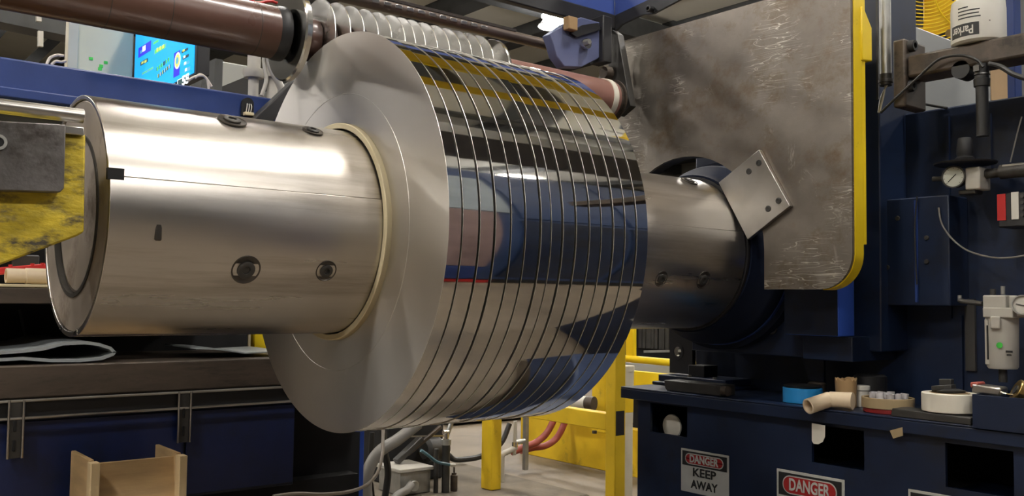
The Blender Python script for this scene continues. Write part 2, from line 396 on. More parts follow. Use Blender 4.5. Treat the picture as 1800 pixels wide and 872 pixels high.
def socket(px, py, r, name='bolt_socket', sx=1.0, h=.004, key=True):
    # round recessed socket with a cap screw lying in the surface
    d = rt*(px-900)+up*(436-py)+fw*F; o = Vector((0, 0, H-0))
    cy, cz = AY, AZ-H; a = d.y**2+d.z**2; bb = -2*(d.y*cy+d.z*cz); c = cy*cy+cz*cz-AR**2
    t = (-bb-math.sqrt(bb*bb-4*a*c))/(2*a); q = d*t+o
    n = Vector((0, q.y-AY, q.z-AZ)).normalized(); q = q+n*.0006
    m = MB(); m.m = 0
    m.xf = Matrix.Translation(q) @ (Matrix((( n.cross(ax).x, 1, n.x), (n.cross(ax).y, 0, n.y), (n.cross(ax).z, 0, n.z))).to_4x4())
    rings = [(0, r), (.0006, r), (.0012, r*.97), (.0008, r*.9), (.0004, r*.74)]
    m.lathe((0, 0, -.002), (0, 0, 1), [(0, 0), (0, r*1.03), (.003, r*1.03), (.0036, r*.97), (.0022, r*.9), (.0022, r*.0)], 32)
    o1 = build(m, name, 'hole', mr)
    m2 = MB(); m2.xf = m.xf
    m2.lathe((0, 0, 0), (0, 0, 1), [(0, 0), (0, r*.62), (.0035, r*.62), (.005, r*.52), (.005, r*.3), (.001, r*.28), (.001, 0)], 20)
    s2 = build(m2, 'cap_screw', 'dgrey', o1)
socket(432, 474, .031); socket(573, 476, .024); socket(408, 212, .031); socket(550, 230, .024)
socket(1162, 490, .024); socket(1236, 492, .028); socket(1212, 318, .028)
q = P(278, 408, Y=1.843); m = MB(); m.cbox((q.x, 1.8425, q.z), (.014, .006, .034)); build(m, 'index_slot', 'hole', mr, bevel=.004)
g = seams[0]; m = MB(); m.xf = Matrix.Translation((X0+.012, AY-.2515*math.cos(g), AZ+.2515*math.sin(g)))
m.cbox((0, 0, .004), (.03, .012, .022)); build(m, 'keyway', 'dark_face', mr)

# coils
gx = [1.1134, 1.152, 1.1971, 1.2393, 1.2834, 1.3258, 1.3694, 1.4028, 1.437, 1.4781, 1.5203, 1.561, 1.6001, 1.6413, 1.6816, 1.7206]
ords = ['first', 'second', 'third', 'fourth', 'fifth', 'sixth', 'seventh', 'eighth', 'ninth', 'tenth', 'eleventh', 'twelfth', 'thirteenth', 'fourteenth', 'fifteenth']
CR = .4982; CH = .0006
for i in range(15):
    x0 = gx[i]; gap = .0062 if i % 2 == 0 else .0042
    x1 = gx[i+1]-gap if i < 14 else gx[15]
    R = CR + random.uniform(-.0012, .0012) - (.0015 if i % 2 else 0)
    if i in (0, 14): R = CR
    lab = ('nearest slit steel coil, showing its whole broad satin side face with a cream core ring' if i == 0 else
           'last slit steel coil, the one beside the scratched plate and bare mandrel' if i == 14 else
           '%s mirror-bright slit steel coil counted from the broad satin side face' % ords[i])
    t = thing('slit_steel_coil', lab, 'steel coil', (x0, AY, AZ), 'slit steel coils side by side on the mandrel')
    m = MB(); n = 160
    m.m = 0; m.lathe((x0, AY, AZ), ax, [(CH, R), (x1-x0-CH, R)], n)
    m.m = 1; m.lathe((x0, AY, AZ), ax, [(0, .272), (0, R-CH)], n); m.lathe((x1, AY, AZ), ax, [(0, .272), (0, R-CH)], n)
    m.m = 2; m.lathe((x0, AY, AZ), ax, [(0, R-CH), (CH, R)], n); m.lathe((x0, AY, AZ), ax, [(x1-x0-CH, R), (x1-x0, R-CH)], n)
    m.lathe((x0, AY, AZ), ax, [(x1-x0, .272), (0, .272)], n)
    cy_, cz_ = random.uniform(-.0008, .0008), random.uniform(-.0008, .0008)
    m.v = [Vector((v.x, v.y+cy_, v.z+cz_)) for v in m.v]
    build(m, 'wound_strip', ['mirror', 'edge', 'edge_rim'], t)
    m = MB(); e = .014 if i == 0 else 0
    m.ring((x0-e, AY, AZ), ax, x1-x0+e, .2715, .2565, 96)
    build(m, 'core_tube', 'cream', t, bevel=.002)
    if i == 0:   # a slightly proud wrap line near the bore, as on the photographed side face
        m = MB(); m.lathe((x0, AY, AZ), ax, [(0, .345), (-.0006, .3455), (-.0006, .3462), (0, .3467)], 128); build(m, 'proud_wrap', 'edge_rim', t)

# ================================================================== SEPARATOR ROLL (rests on the coils)
RY, RZ = 2.295, H+.6985
rc = Vector((0, RY, RZ))
sr = thing('separator_roll', 'brown overhead roll with a row of bright steel separator discs between the coils', 'roll', (0, RY, RZ))
def rp(x): return (x, RY, RZ)
build(MB().lathe(rp(.02), ax, [(0, 0), (0, .066), (.004, .069), (1.0, .069), (1.0, 0)], 48), 'roll_sleeve', 'roller', sr, label='dark brown roll sleeve beside the discs')
build(MB().lathe(rp(-.2), ax, [(0, 0), (0, .052), (.36, .052)], 32), 'end_journal', 'steel', sr)
build(MB().ring(rp(.36), ax, .018, .0702, .05, 48), 'sleeve_collar', 'steel', sr)
for x in (.60, .74, .965):
    build(MB().ring(rp(x), ax, .0016, .0696, .06, 48), 'sleeve_joint', 'dgrey', sr)
build(MB().lathe(rp(1.02), ax, [(0, 0), (0, .066), (.012, .072), (.03, .072)], 40), 'dark_collar', 'black', sr)
build(MB().lathe(rp(1.068), ax, [(-.006, .05), (-.006, .118), (-.002, .122), (.011, .122), (.015, .116), (.015, .05)], 72), 'near_flange', 'chrome', sr)
dx = [1.150] + gx[2:15]
dx = [gx[k]-.003 for k in range(1, 15)]
for k, x in enumerate(dx):
    build(MB().lathe(rp(x-.0011), ax, [(0, .04), (0, .1133), (.0010, .1147), (.0020, .1147), (.0028, .1137), (.0028, .04)], 72), 'separator_disc', 'disc_steel', sr)
prev = 1.083
for k, x in enumerate(dx+[1.76]):
    L_ = x-prev
    build(MB().lathe(rp(prev), ax, [(0, 0), (0, .054 if k < 4 else .040), (.006, .058 if k < 4 else .044), (L_-.008, .058 if k < 4 else .044), (L_-.002, .052 if k < 4 else .040), (L_-.002, 0)], 32), 'spacer', 'roller' if k < 4 else 'galv', sr)
    prev = x
build(MB().lathe(rp(1.735), ax, [(0, .04), (0, .112), (.003, .114), (.012, .114), (.015, .11), (.015, .04)], 64), 'far_flange', 'chrome', sr)
build(MB().lathe(rp(1.75), ax, [(0, 0), (0, .0675), (.52, .0675), (.52, 0)], 48), 'far_sleeve', 'roller2', sr, label='pinkish brown far end of the roll')
build(MB().ring(rp(2.232), ax, .022, .071, .05, 48), 'white_band', 'tapewhite', sr, label='white band round the far end')
build(MB().lathe(rp(2.254), ax, [(0, 0), (0, .064), (.03, .064), (.03, .074), (.036, .074), (.036, 0)], 48), 'end_cap', 'brown_steel', sr)

# second shaft with key slots above the discs
SY = 2.62
pa, pb = P(560, -12, Y=SY), P(1062, 99, Y=SY)
sz = (pa.z+pb.z)/2
sh = thing('rack_shaft', 'long dark shaft with a row of slots passing above the separator discs', 'shaft', (pa.x-.3, SY, sz))
build(MB().cyl((pa.x-.5, SY, sz), (pb.x, SY, sz), .0205, 24), 'shaft_tube', 'shaft', sh)
xk = P(655, 9, Y=SY).x; xe = P(845, 53, Y=SY).x
for k in range(11):
    x = xk+(xe-xk)*k/10
    build(MB().cbox((x, SY-.0195, sz+.002), (.028, .006, .013)), 'key_slot', 'steel', sh, bevel=.002)
build(MB().cbox(((xk+xe)/2, SY-.008, sz+.021), (xe-xk+.3, .016, .010)), 'rack_rail', 'brown_steel', sh)
build(MB().lathe((pb.x-.02, SY, sz), ax, [(-.10, .0205), (-.10, .024), (0, .025), (0, .028), (.08, .028), (.08, 0)], 24), 'shaft_end', 'black', sh)
# second, lower, tan rail
pa2, pb2 = P(880, 103, Y=2.48), P(975, 121, Y=2.48)
m = MB().bar((.9, 2.5, pa2.z), (2.3, 2.5, pa2.z), .02, .012); tag(build(m, 'guide_rail', 'brown_steel', None), 'thin flat tan rail running just behind the separator discs', 'rail')

# ================================================================== SUPPORT ARM (near, yellow)
YA = 1.83
def pp(px, py, Y): return P(px, py, Y=Y)
arm = thing('support_arm', 'chipped yellow cast arm reaching to the near end of the mandrel', 'support arm', (0, YA, 1.2))
pts = [pp(151, 236, YA), pp(148, 408, YA), pp(136, 415, YA), pp(0, 466, YA), pp(-160, 520, YA), pp(-160, 208, YA), pp(0, 215, YA), pp(118, 223, YA), pp(120, 237, YA)]
m = MB().prism(pts, (0, .22, 0)); build(m, 'arm_casting', 'chipped', arm, bevel=.004)
pts = [pp(-160, 203, 1.80), pp(116, 219, 1.80), pp(113, 331, 1.80), pp(106, 338, 1.80), pp(-160, 329, 1.80)]
wp = build(MB().prism(pts, (0, .0295, 0)), 'wear_plate', 'wear', arm, bevel=.002)
c = pp(-3, 250, 1.80); build(MB().ring(c+Vector((0, -.004, 0)), (0, 1, 0), .006, .0135, .0085, 28), 'washer', 'galv', wp)
build(MB().cyl(c+Vector((0, -.003, 0)), c+Vector((0, .004, 0)), .0083, 20), 'bolt_hole', 'dark_face', wp)
a, bq = pp(-160, 174, 1.82), pp(153, 205, 1.82)
build(MB().lathe((a.x, 1.845, bq.z+.004), ax, [(0, 0), (0, .0135), (bq.x-a.x-.001, .0135), (bq.x-a.x, .012), (bq.x-a.x, 0)], 28), 'guide_rod', 'steel', arm)
a, bq = pp(118, 221, 1.80), pp(153, 236, 1.80)
build(MB().box((a.x, 1.82, bq.z), (bq.x, 1.9, a.z+.004)), 'rod_block', 'steel', arm, bevel=.002)
for k in range(2):
    c = pp(20+60*k, 440-18*k, YA)
# ================================================================== STRIPPER PLATE
XP = 2.43
def pl(y, z, x=XP): return (x, y, z)
def plate_outline(right=1.462, bot=1.142, top=2.057, left=2.50, r=.105, x=XP, slot=.33):
    o = []
    o.append((top, left-.06)); 
    o += [(top, right+.02), (top-.02, right)]
    for k in range(9):
        g = PI/2*k/8; o.append((bot+r-r*math.sin(g), right+r-r*math.cos(g)))
    o.append((bot, AY-slot))
    for k in range(25):
        g = PI*k/24; o.append((AZ+slot*math.sin(g), AY-slot*math.cos(g)))
    o += [(bot, AY+slot), (bot, left+.2), (1.7, left+.2), (top-.1, left)]
    return [(x, y, z) for z, y in o]
plate = thing('stripper_plate', 'big scratched steel stripper plate with a bright yellow painted edge', 'steel plate', (XP, 1.8, 1.142))
def ngon_prism(pts, off):
    m = MB(); m.prism(pts, off); return m
build(ngon_prism(plate_outline(), (.012, 0, 0)), 'plate_face', 'scratched', plate)
build(ngon_prism(plate_outline(right=1.4665, bot=1.1465, r=.1, x=XP+.0125), (.044, 0, 0)), 'plate_body', 'black', plate)
eo = [(2.3, 1.460)]; ei = [(2.3, 1.466)]
for k in range(13):
    g = PI/2*k/12; eo.append((1.14+.105*(1-math.sin(g)), 1.46+.105*(1-math.cos(g)))); ei.append((1.1462+.0995*(1-math.sin(g)), 1.466+.0995*(1-math.cos(g))))
build(ngon_prism([(XP+.0125, y, z) for z, y in eo+ei[::-1]], (.045, 0, 0)), 'painted_edge', 'yellow_new', plate, label='bright yellow painted edge of the plate')
eb = P(1522, 430, Y=1.46)
m = MB().prism([(XP+.058, 1.46, eb.z), (XP+.058, 1.46, 2.3), (XP+.075, 1.46, 2.3), (XP+.075, 1.46, eb.z)], (0, .10, 0)); build(m, 'edge_bar', 'yellow_new', plate, bevel=.002)
t1 = P(1530, 112, Y=1.46); t0 = P(1530, 38, Y=1.46)
m = MB().prism([(XP+.05, 1.455, t1.z), (XP+.105, 1.455, t1.z+.006), (XP+.105, 1.455, t0.z-.02), (XP+.06, 1.455, t0.z+.035), (XP+.05, 1.455, t0.z+.035)], (0, .05, 0))
build(m, 'edge_lug', 'yellow_new', plate, bevel=.004)
# top flange line of the plate
# guide block screwed on
X2 = XP-.018
gp = thing('guide_block', 'small square light steel block held by four cap screws, tilted beside the mandrel', 'steel block', P(1325, 342, X=X2))
pts = [P(1334, 263, X=X2), P(1388, 362, X=X2), P(1314, 421, X=X2), P(1263, 321, X=X2)]
build(MB().prism(pts, (.0175, 0, 0)), 'block_body', 'steel', gp, bevel=.0015)
for q in ((1334, 286.6), (1316.5, 301.4), (1368.7, 352.8), (1350.4, 367)):
    m = MB(); bolt(m, P(q[0], q[1], X=X2)+Vector((.0005, 0, 0)), (-1, 0, 0), .0098, .003); build(m, 'cap_screw', 'dgrey', gp)

# ================================================================== LEFT MACHINE (behind the mandrel)
BY = 3.0
zt = P(230, 134.5, Y=BY).z; zb = P(230, 198, Y=BY).z; zl = P(70, 161.5, Y=BY).z
xr = P(488, 160, Y=BY).x
beam = thing('blue_beam', 'long blue painted steel beam behind the top of the mandrel', 'beam', (-.2, BY, zb))
build(MB().box((-.6, BY, zb), (xr, BY+.30, zt)), 'beam_web', 'blue', beam, bevel=.006)
build(MB().box((-.6, BY-.012, zb-.004), (xr, BY, zl)), 'beam_lip', 'blue', beam, bevel=.004)
q = P(435, 188, Y=BY-.013)
m = MB(); m.prism([(q.x-.018, BY-.014, q.z-.03), (q.x+.022, BY-.014, q.z-.03)]+[(q.x+.002+.02*math.cos(g), BY-.014, q.z+.012+.02*math.sin(g)) for g in [PI*k/10 for k in range(11)]], (0, .02, 0)); rc_ = build(m, 'cable_port', 'dark_face', beam)
m = MB().cbox((q.x+.001, BY-.022, q.z-.026), (.032, .02, .012)); build(m, 'port_ledge', 'cream', rc_, bevel=.002)
for k in range(3):
    build(MB().tube([(q.x-.008+.008*k, BY-.022, q.z-.02), (q.x-.006+.008*k, BY-.024, q.z), (q.x+.0+.006*k, BY-.01, q.z+.014)], .0016, 6), 'port_wire', 'white', rc_)
# diagonal dark strut right of the beam
a, bq = P(455, 215, Y=2.955), P(545, 130, Y=2.955)
st = thing('diagonal_strut', 'dark diagonal steel strut rising behind the coil side face', 'strut', (a.x, 2.955, a.z))
d = (bq-a)
build(MB().bar(a-d*.7, bq+d*.4, .05, .060, (0, 1, 0)), 'strut_bar', 'black', st, bevel=.004)
n_ = Vector((d.z, 0, -d.x)).normalized()
build(MB().bar(a-d*.7+n_*.035+Vector((0, -.02, 0)), bq+d*.4+n_*.035+Vector((0, -.02, 0)), .006, .010, (0, 1, 0)), 'strut_edge', 'steel', st)
# polished idler under the brown roll
q = P(512, 112, Y=2.62)
tag(build(MB().lathe((q.x-.02, 2.62, q.z), (.82, .1, .25), [(0, 0), (0, .038), (.004, .042), (.3, .042), (.3, 0)], 36), 'idler_roller', 'chrome'), 'small polished idler roller under the dark brown roll', 'roller')

# HMI cabinet and screen
M_['scr'] = glow('screen_cyan', (.0, .42, .93), .8)
M_['scr_b'] = glow('screen_blue', (.03, .02, .75), .9)
M_['scr_g'] = glow('screen_green', (.10, .62, .16), .8)
M_['scr_w'] = glow('screen_white', (.85, .92, .95), .9)
M_['scr_y'] = glow('screen_yellow', (.75, .75, .15), .8)
M_['scr_k'] = glow('screen_dark', (.02, .06, .07), .6)
M_['scr_p'] = glow('screen_grey_blue', (.10, .40, .60), .8)
SL = P(236, 134, Y=4.2); SR = P(340, 150, X=SL.x)
su = Vector((SR.x-SL.x, SR.y-SL.y, 0)); sw = su.length; su.normalize(); sn = Vector((su.y, -su.x, 0))   # towards viewer
if sn.y > 0: sn = -sn
hz = P(236, 40, Y=4.2).z; lz = SL.z-.12
hm = thing('operator_cabinet', 'pale beige control cabinet standing behind the blue beam', 'control cabinet', (.9, 4.4, lz))
bl = P(120, 55, Y=4.21)
m = MB().box((bl.x, 4.21, lz), (SL.x-.004, 4.26, hz+.1)); build(m, 'cabinet_body', 'offwhite', hm, bevel=.006)
m = MB().box((bl.x, 4.202, lz), (bl.x+.04, 4.21, hz+.1)); build(m, 'hinge_strip', 'grey_plastic', hm, bevel=.002)
for (a_, c_) in ((160, 103), (178, 116), (176, 121), (186, 110)):
    q = P(a_, c_, Y=4.2085); build(MB().cbox((q.x, 4.209, q.z), (.016, .002, .013)), 'green_mark', 'green', hm, bevel=.003)
sc_ = thing('operator_screen', 'glowing bright blue machine screen full of small readouts', 'screen', (SL.x, SL.y, lz))
A = Vector((SL.x, SL.y, lz))
def sq(u, v0): return A + su*u + Vector((0, 0, v0))
hh = hz-lz+.08
m = MB().prism([sq(-.012, -.01)-sn*.002, sq(sw+.022, -.01)-sn*.002, sq(sw+.022, hh)-sn*.002, sq(-.012, hh)-sn*.002], -sn*.05); build(m, 'screen_housing', 'black', sc_, bevel=.004)
m = MB().prism([sq(0, 0), sq(sw, 0), sq(sw, hh-.01), sq(0, hh-.01)], -sn*.0015); build(m, 'display', 'scr', sc_)
# photo pixel -> position on the display plane (flat print on a flat screen)
def scp(px, py):
    d = rt*(px-900)+up*(436-py)+fw*F; o = Vector((0, 0, H)); t = (A-o).dot(sn)/d.dot(sn); q = o+d*t-A
    return q.dot(su), q.z
def wid(px0, py0, px1, py1, mt, lift=.0006, name='readout'):
    """widget given by its left-bottom and right-top photo pixels"""
    (ua, va), (ub, vb) = scp(px0, py0), scp(px1, py1)
    return build(MB().prism([sq(ua, va)+sn*lift, sq(ub, va)+sn*lift, sq(ub, vb)+sn*lift, sq(ua, vb)+sn*lift], sn*.0005), name, mt, sc_)
def z2(x, y): return (220+x/7.93, 50+y/7.93)
def W(x0, y0, x1, y1, mt, lift=.0006, name='readout'): a = z2(x0, y0); c = z2(x1, y1); return wid(a[0], a[1], c[0], c[1], mt, lift, name)
W(185, 415, 365, 165, 'scr_b'); W(215, 355, 240, 300, 'scr_p', .0012); W(245, 330, 290, 230, 'scr_w', .0012)
W(395, 230, 470, 150, 'scr_g'); W(405, 370, 580, 200, 'scr_p'); W(415, 360, 565, 215, 'scr_g', .0012)
for k in range(3): W(445+40*k, 330-22*k, 470+40*k, 265-22*k, 'scr_y', .0018)
W(215, 525, 320, 410, 'scr_k'); W(232, 500, 262, 455, 'scr_y', .0012); W(272, 485, 302, 435, 'scr_y', .0012)
W(232, 660, 400, 525, 'scr_p'); W(245, 640, 310, 590, 'scr_g', .0012); W(330, 590, 390, 540, 'scr_g', .0012)
for k in range(6):
    x = 440+31*k; y = 600-26*k
    W(x, y, x+24, y-70, 'scr_g' if k != 3 else 'scr_k'); W(x+2, y-4, x+9, y-56, 'scr_k', .0012)
    W(x+15, y+95, x+38, y+30, 'scr_k'); W(x+20, y+88, x+27, y+36, 'scr_w' if k % 2 else 'scr_y', .0012)
W(675, 690, 770, 300, 'scr_b')
q = z2(735, 450); u_, v_ = scp(*q)
m = MB().lathe(sq(u_, v_)+sn*.0012, sn, [(0, 0), (0, .033), (.0005, .033), (.0005, 0)], 28)
for i, v in enumerate(m.v):
    pass
build(m, 'dial', 'scr_w', sc_); build(MB().lathe(sq(u_, v_)+sn*.0019, sn, [(0, 0), (0, .026), (.0004, .026), (.0004, 0)], 24), 'dial_ring', 'scr_y', sc_)
build(MB().lathe(sq(u_, v_)+sn*.0025, sn, [(0, 0), (0, .014), (.0004, .014), (.0004, 0)], 24), 'dial_hub', 'scr_p', sc_)
for k in range(4): W(790+12*k, 350+90*k, 880+10*k, 265+88*k, 'scr_k' if k < 2 else 'scr_p'); W(805+12*k, 330+90*k, 835+10*k, 285+88*k, 'scr_y' if k == 0 else 'scr_w', .0012)
W(730, 790, 890, 640, 'scr_w'); W(740, 790, 885, 655, 'scr_k', .0012)
q = scp(*z2(850, 720)); text_part('55', 'readout_digits', 'scr_w', sc_, sq(*q)+sn*.0025, su, (0, 0, 1), .05, width=.075, bold=.002)
# pipes and valve stack right of the screen
vt = thing('valve_stack', 'pair of grey valve fittings with dark collars rising above the blue beam end', 'valve', P(455, 165, Y=3.3))
for px, r in ((445, .035), (478, .036)):
    q = P(px, 165, Y=3.3); t_ = P(px, 60, Y=3.3).z
    build(MB().lathe((q.x, 3.3, q.z-.06), (0, 0, 1), [(0, 0), (0, r*.55), (.12, r*.55), (.12, r), (.135, r*1.15), (.15, r*1.15), (.15, r*.7), (.22, r*.7), (.22, 0)], 20), 'valve_body', 'grey_plastic', vt)
    build(MB().lathe((q.x, 3.3, q.z+.16), (0, 0, 1), [(0, 0), (0, r*1.05), (.05, r*1.05), (.055, r*.8), (t_-q.z-.14, r*.8), (t_-q.z-.14, 0)], 20), 'dark_collar', 'black', vt)
hs = [P(458, 100, Y=3.24), P(462, 125, Y=3.24), P(466, 150, Y=3.24), P(455, 175, Y=3.24)]
tag(build(MB().tube([P(470, 88, Y=3.2), P(478, 120, Y=3.2), P(492, 150, Y=3.2), P(502, 175, Y=3.2)], .014, 12), 'grey_hose', 'grey_plastic'), 'pale grey hose curving down behind the polished idler roller', 'hose')
tag(build(MB().tube([P(462, 60, Y=3.21), P(464, 110, Y=3.21), P(468, 140, Y=3.21), P(460, 168, Y=3.21)], .007, 10), 'grey_hose', 'grey_plastic'), 'thin grey hose hanging between the two valve fittings', 'hose')
for j, (pts_, lab) in enumerate((([(82, 113), (88, 102), (100, 97), (112, 98)], 'thin white cable looping left of the beige cabinet'),
                                 ([(90, 114), (98, 108), (108, 109), (116, 107)], 'short white cable lying on the blue beam by the beige cabinet'),
                                 ([(330, 142), (342, 135), (356, 133), (364, 140), (367, 156)], 'white cable arching over the blue beam right of the screen'),
                                 ([(342, 137), (352, 131), (362, 137), (372, 152)], 'second pale cable arching right of the screen'))):
    tag(build(MB().tube([P(x, y, Y=3.2) for x, y in pts_], .0045, 8), 'cable', 'cable_white'), lab, 'cable')
# dark columns and grey panels of the hall behind
for px0, px1, y0, Yd, lab in ((352, 378, 112, 6.0, 'short dark steel column behind the screen'), (300+75, 392, 105, 5.5, 'thin dark column beside the grey ducts')):
    a, c = P(px0, 200, Y=Yd), P(px1, y0, Y=Yd); tag(build(MB().box((a.x, Yd, 0), (c.x, Yd+.2, c.z)), 'column', 'purlin'), lab, 'column')
a, c = P(382, 200, Y=7), P(560, 112, Y=7)
pnl = thing('grey_duct', 'long pale grey duct crossing the hall behind the blue beam', 'duct', (a.x, 7, c.z-1.3))
build(MB().box((a.x, 7, c.z-.9), (c.x+1, 7.6, c.z-.12)), 'duct_body', 'lgrey', pnl, bevel=.01)
build(MB().bar(P(395, 160, Y=6.9), P(560, 92, Y=6.9), .05, .05), 'duct_rail', 'grey_plastic', pnl)
build(MB().bar(P(385, 175, Y=6.85), P(560, 102, Y=6.85), .10, .16), 'duct_bar', 'black', pnl)  # black bar running parallel below the duct rail
for k in (.3, 2.0): build(MB().box((a.x+k, 7.45, 0), (a.x+k+.12, 7.57, c.z-.9)), 'duct_leg', 'purlin', pnl)
# big dark roof truss member upper left
t = thing('roof_truss', 'dark steel roof truss crossing the corner above the beige cabinet', 'truss', P(30, 20, Y=7))
build(MB().bar(P(-60, -12, Y=7), P(150, 34, Y=7), .2, .34), 'truss_chord', 'purlin', t)
build(MB().bar(P(66, -20, Y=6.7), P(68, 38, Y=6.7), .03, .03), 'truss_strap', 'white', t)
build(MB().bar(P(40, 122, Y=7.2), P(150, 20, Y=7.2), .06, .07), 'truss_web', 'purlin', t)
build(MB().bar(P(-40, 100, Y=7.3), P(40, 10, Y=7.3), .06, .06), 'truss_web', 'purlin', t)
build(MB().bar(P(71, 55, Y=6.6), P(71, 82, Y=6.6), .03, .03), 'truss_tag', 'white', t)

# shelf behind the mandrel with red tool and pipe
a = P(-40, 504, Y=2.95); z0 = P(40, 502, Y=2.95).z; z1 = P(40, 534, Y=2.95).z
shf = thing('side_shelf', 'dark steel shelf ledge under the yellow arm, with a beige liner', 'shelf', (-.3, 2.95, z1))
build(MB().box((-.5, 2.95, z1), (1.3, 3.5, z0-.006)), 'shelf_bar', 'brown_steel', shf, bevel=.003)
build(MB().box((-.5, 2.952, z0-.005), (1.0, 3.3, z0+.004)), 'shelf_liner', 'cream', shf, bevel=.002)
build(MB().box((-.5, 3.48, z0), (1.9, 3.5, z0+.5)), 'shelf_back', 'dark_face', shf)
q0 = P(10, 488, Y=3.02); q1 = P(74, 484, Y=3.02); q0.z = q1.z = z0+.0285
pv = thing('plastic_pipe', 'cream plastic pipe stub lying on the shelf left of the mandrel end', 'pipe', q0)
build(MB().ring(q0, (q1-q0), .07, .0215, .015, 28), 'pipe_tube', 'beige_pvc', pv); 
build(MB().ring(q0+(q1-q0).normalized()*.05, (q1-q0), .10, .0235, .015, 28), 'pipe_collar', 'beige_pvc', pv, bevel=.002)
build(MB().lathe(q0+(q1-q0).normalized()*.002, (q1-q0), [(0, 0), (0, .0152)], 24), 'pipe_bore', 'card', pv)
q0 = P(-6, 477, Y=3.1); q1 = P(90, 469, Y=3.1)
rt_ = thing('red_tool', 'red plastic tool lying behind the cream pipe on the shelf', 'tool', q0)
build(MB().bar(q0, q1, .03, .022), 'tool_body', 'red', rt_, bevel=.004)
for px in (18, 57, 75): build(MB().cyl(P(px, 472-px*.05, Y=3.09), P(px, 466-px*.05, Y=3.09), .006, 10), 'tool_knob', 'red', rt_)
a, c = P(20, 470, Y=3.25), P(70, 449, Y=3.25)
tag(build(MB().box((a.x, 3.25, a.z), (c.x, 3.4, c.z)), 'grey_box', 'dgrey', bevel=.004), 'small dark grey box standing behind the red tool', 'box')

# table: long brown steel edge, slope rails, brackets, blue cabinet
TY = 2.9
z_t, z_b = P(200, 638, Y=TY).z, P(200, 692, Y=TY).z
tb = thing('slitter_table', 'long oily brown steel table top on a dark blue cabinet behind the mandrel', 'machine table', (-.3, TY, 0))
build(MB().box((-.6, TY, z_b), (1.75, 3.7, z_t)), 'table_top', 'brown_steel', tb, bevel=.004)
zr0, zr1 = P(200, 697, Y=TY-.01).z, P(200, 726, Y=TY-.01).z
for z in (zr0, zr1):
    build(MB().cyl((-.6, TY+.0, z), (1.6, TY+.0, z), .0042, 10), 'guide_rail', 'steel', tb)
xc = P(515, 760, Y=TY+.04).x
build(MB().box((-.6, TY+.012, zr1-.004), (xc+.2, TY+.05, z_b)), 'rail_backing', 'black', tb)
zc = P(400, 866, Y=TY+.03).z
build(MB().box((-.6, TY+.03, zc), (xc, 3.6, zr1-.004)), 'cabinet', 'blue_dk', tb, bevel=.003)
for k, (x0_, x1_) in enumerate(((-.6, P(-30, 760, Y=TY+.03).x), (P(-26, 760, Y=TY+.03).x, P(322, 760, Y=TY+.03).x), (P(326, 760, Y=TY+.03).x, xc-.004))):
    build(MB().box((x0_, TY+.022, zc+.01), (x1_, TY+.0295, zr1-.012)), 'cabinet_door', 'blue_cab', tb, bevel=.002)
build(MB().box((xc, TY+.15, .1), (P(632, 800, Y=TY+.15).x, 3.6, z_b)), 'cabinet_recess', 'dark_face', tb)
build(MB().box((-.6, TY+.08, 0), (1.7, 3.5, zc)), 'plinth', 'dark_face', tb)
for px, yb in ((28, 806), (324, 778)):
    q = P(px, 740, Y=TY-.005); zbt = P(px, yb, Y=TY-.005).z; ztp = z_b-.004
    bk = build(MB().box((q.x-.016, TY-.002, zbt), (q.x+.016, TY+.012, ztp)), 'slotted_bracket', 'dgrey', tb, bevel=.001)
    for sx in (-1, 1): build(MB().cyl((q.x+sx*.0185, TY-.006, zbt), (q.x+sx*.0185, TY-.006, ztp), .0035, 8), 'bracket_rod', 'steel', bk)
    for k in range(2): build(MB().cbox((q.x-.002, TY-.003, zbt+.035+.055*k), (.008, .003, .03)), 'slot', 'dark_face', bk, bevel=.002)
# dark frame under shelf
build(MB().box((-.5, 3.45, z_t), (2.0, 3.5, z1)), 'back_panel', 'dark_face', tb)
build(MB().bar(P(34, 545, Y=3.44), P(46, 600, Y=3.44), .008, .008), 'panel_seam', 'black', tb)
# folded poly sheet on the table
Ys = 2.93
def S_(px, py, y=Ys): return P(px, py, Y=y)
lp = [(-60, 640), (0, 636.5), (40, 634), (90, 638), (140, 638), (180, 634), (200, 626), (205, 620), (196, 610), (175, 603), (150, 600), (110, 602), (75, 611), (40, 615), (0, 618), (-60, 620)]
pts = []
for i in range(len(lp)-1):
    for k in range(4):
        f = k/4; pts.append(S_(lp[i][0]*(1-f)+lp[i+1][0]*f, lp[i][1]*(1-f)+lp[i+1][1]*f))
pts.append(S_(*lp[-1]))
dz = z_t+.003-min(p.z for p in pts)
pts = [p+Vector((0, 0, dz*max(0, 1-(p.z-min(q.z for q in pts))/.05))) for p in pts]
m = MB(); n = len(pts); offs = []
for i in range(n):
    d = (pts[min(i+1, n-1)]-pts[max(i-1, 0)]).normalized(); nn = Vector((-d.z, 0, d.x)); offs.append(pts[i]+nn*.009)
m.add(pts+offs+[p+Vector((0, .5, 0)) for p in pts]+[p+Vector((0, .5, 0)) for p in offs],
      [f for i in range(n-1) for f in ((i, i+1, n+i+1, n+i), (2*n+i, 3*n+i, 3*n+i+1, 2*n+i+1), (i, 2*n+i, 2*n+i+1, i+1), (n+i, n+i+1, 3*n+i+1, 3*n+i))]+[(0, n, 3*n, 2*n), (n-1, 3*n-1, 4*n-1, 2*n-1)])
tag(build(m, 'folded_sheet', 'film', sharp=60), 'folded grey plastic sheet with a rounded bulging fold on the table', 'plastic sheet')
m = MB(); fl = [S_(x, y, 2.96) for x, y in ((345, 614), (380, 615), (400, 617), (430, 622), (470, 620), (500, 618))]
m.sheet(fl, (0, .3, 0), .004, (0, 0, 1)); tag(build(m, 'flat_sheet', 'film', sharp=60), 'thin grey sheet scrap lying flat on the table beside the coil', 'plastic sheet')
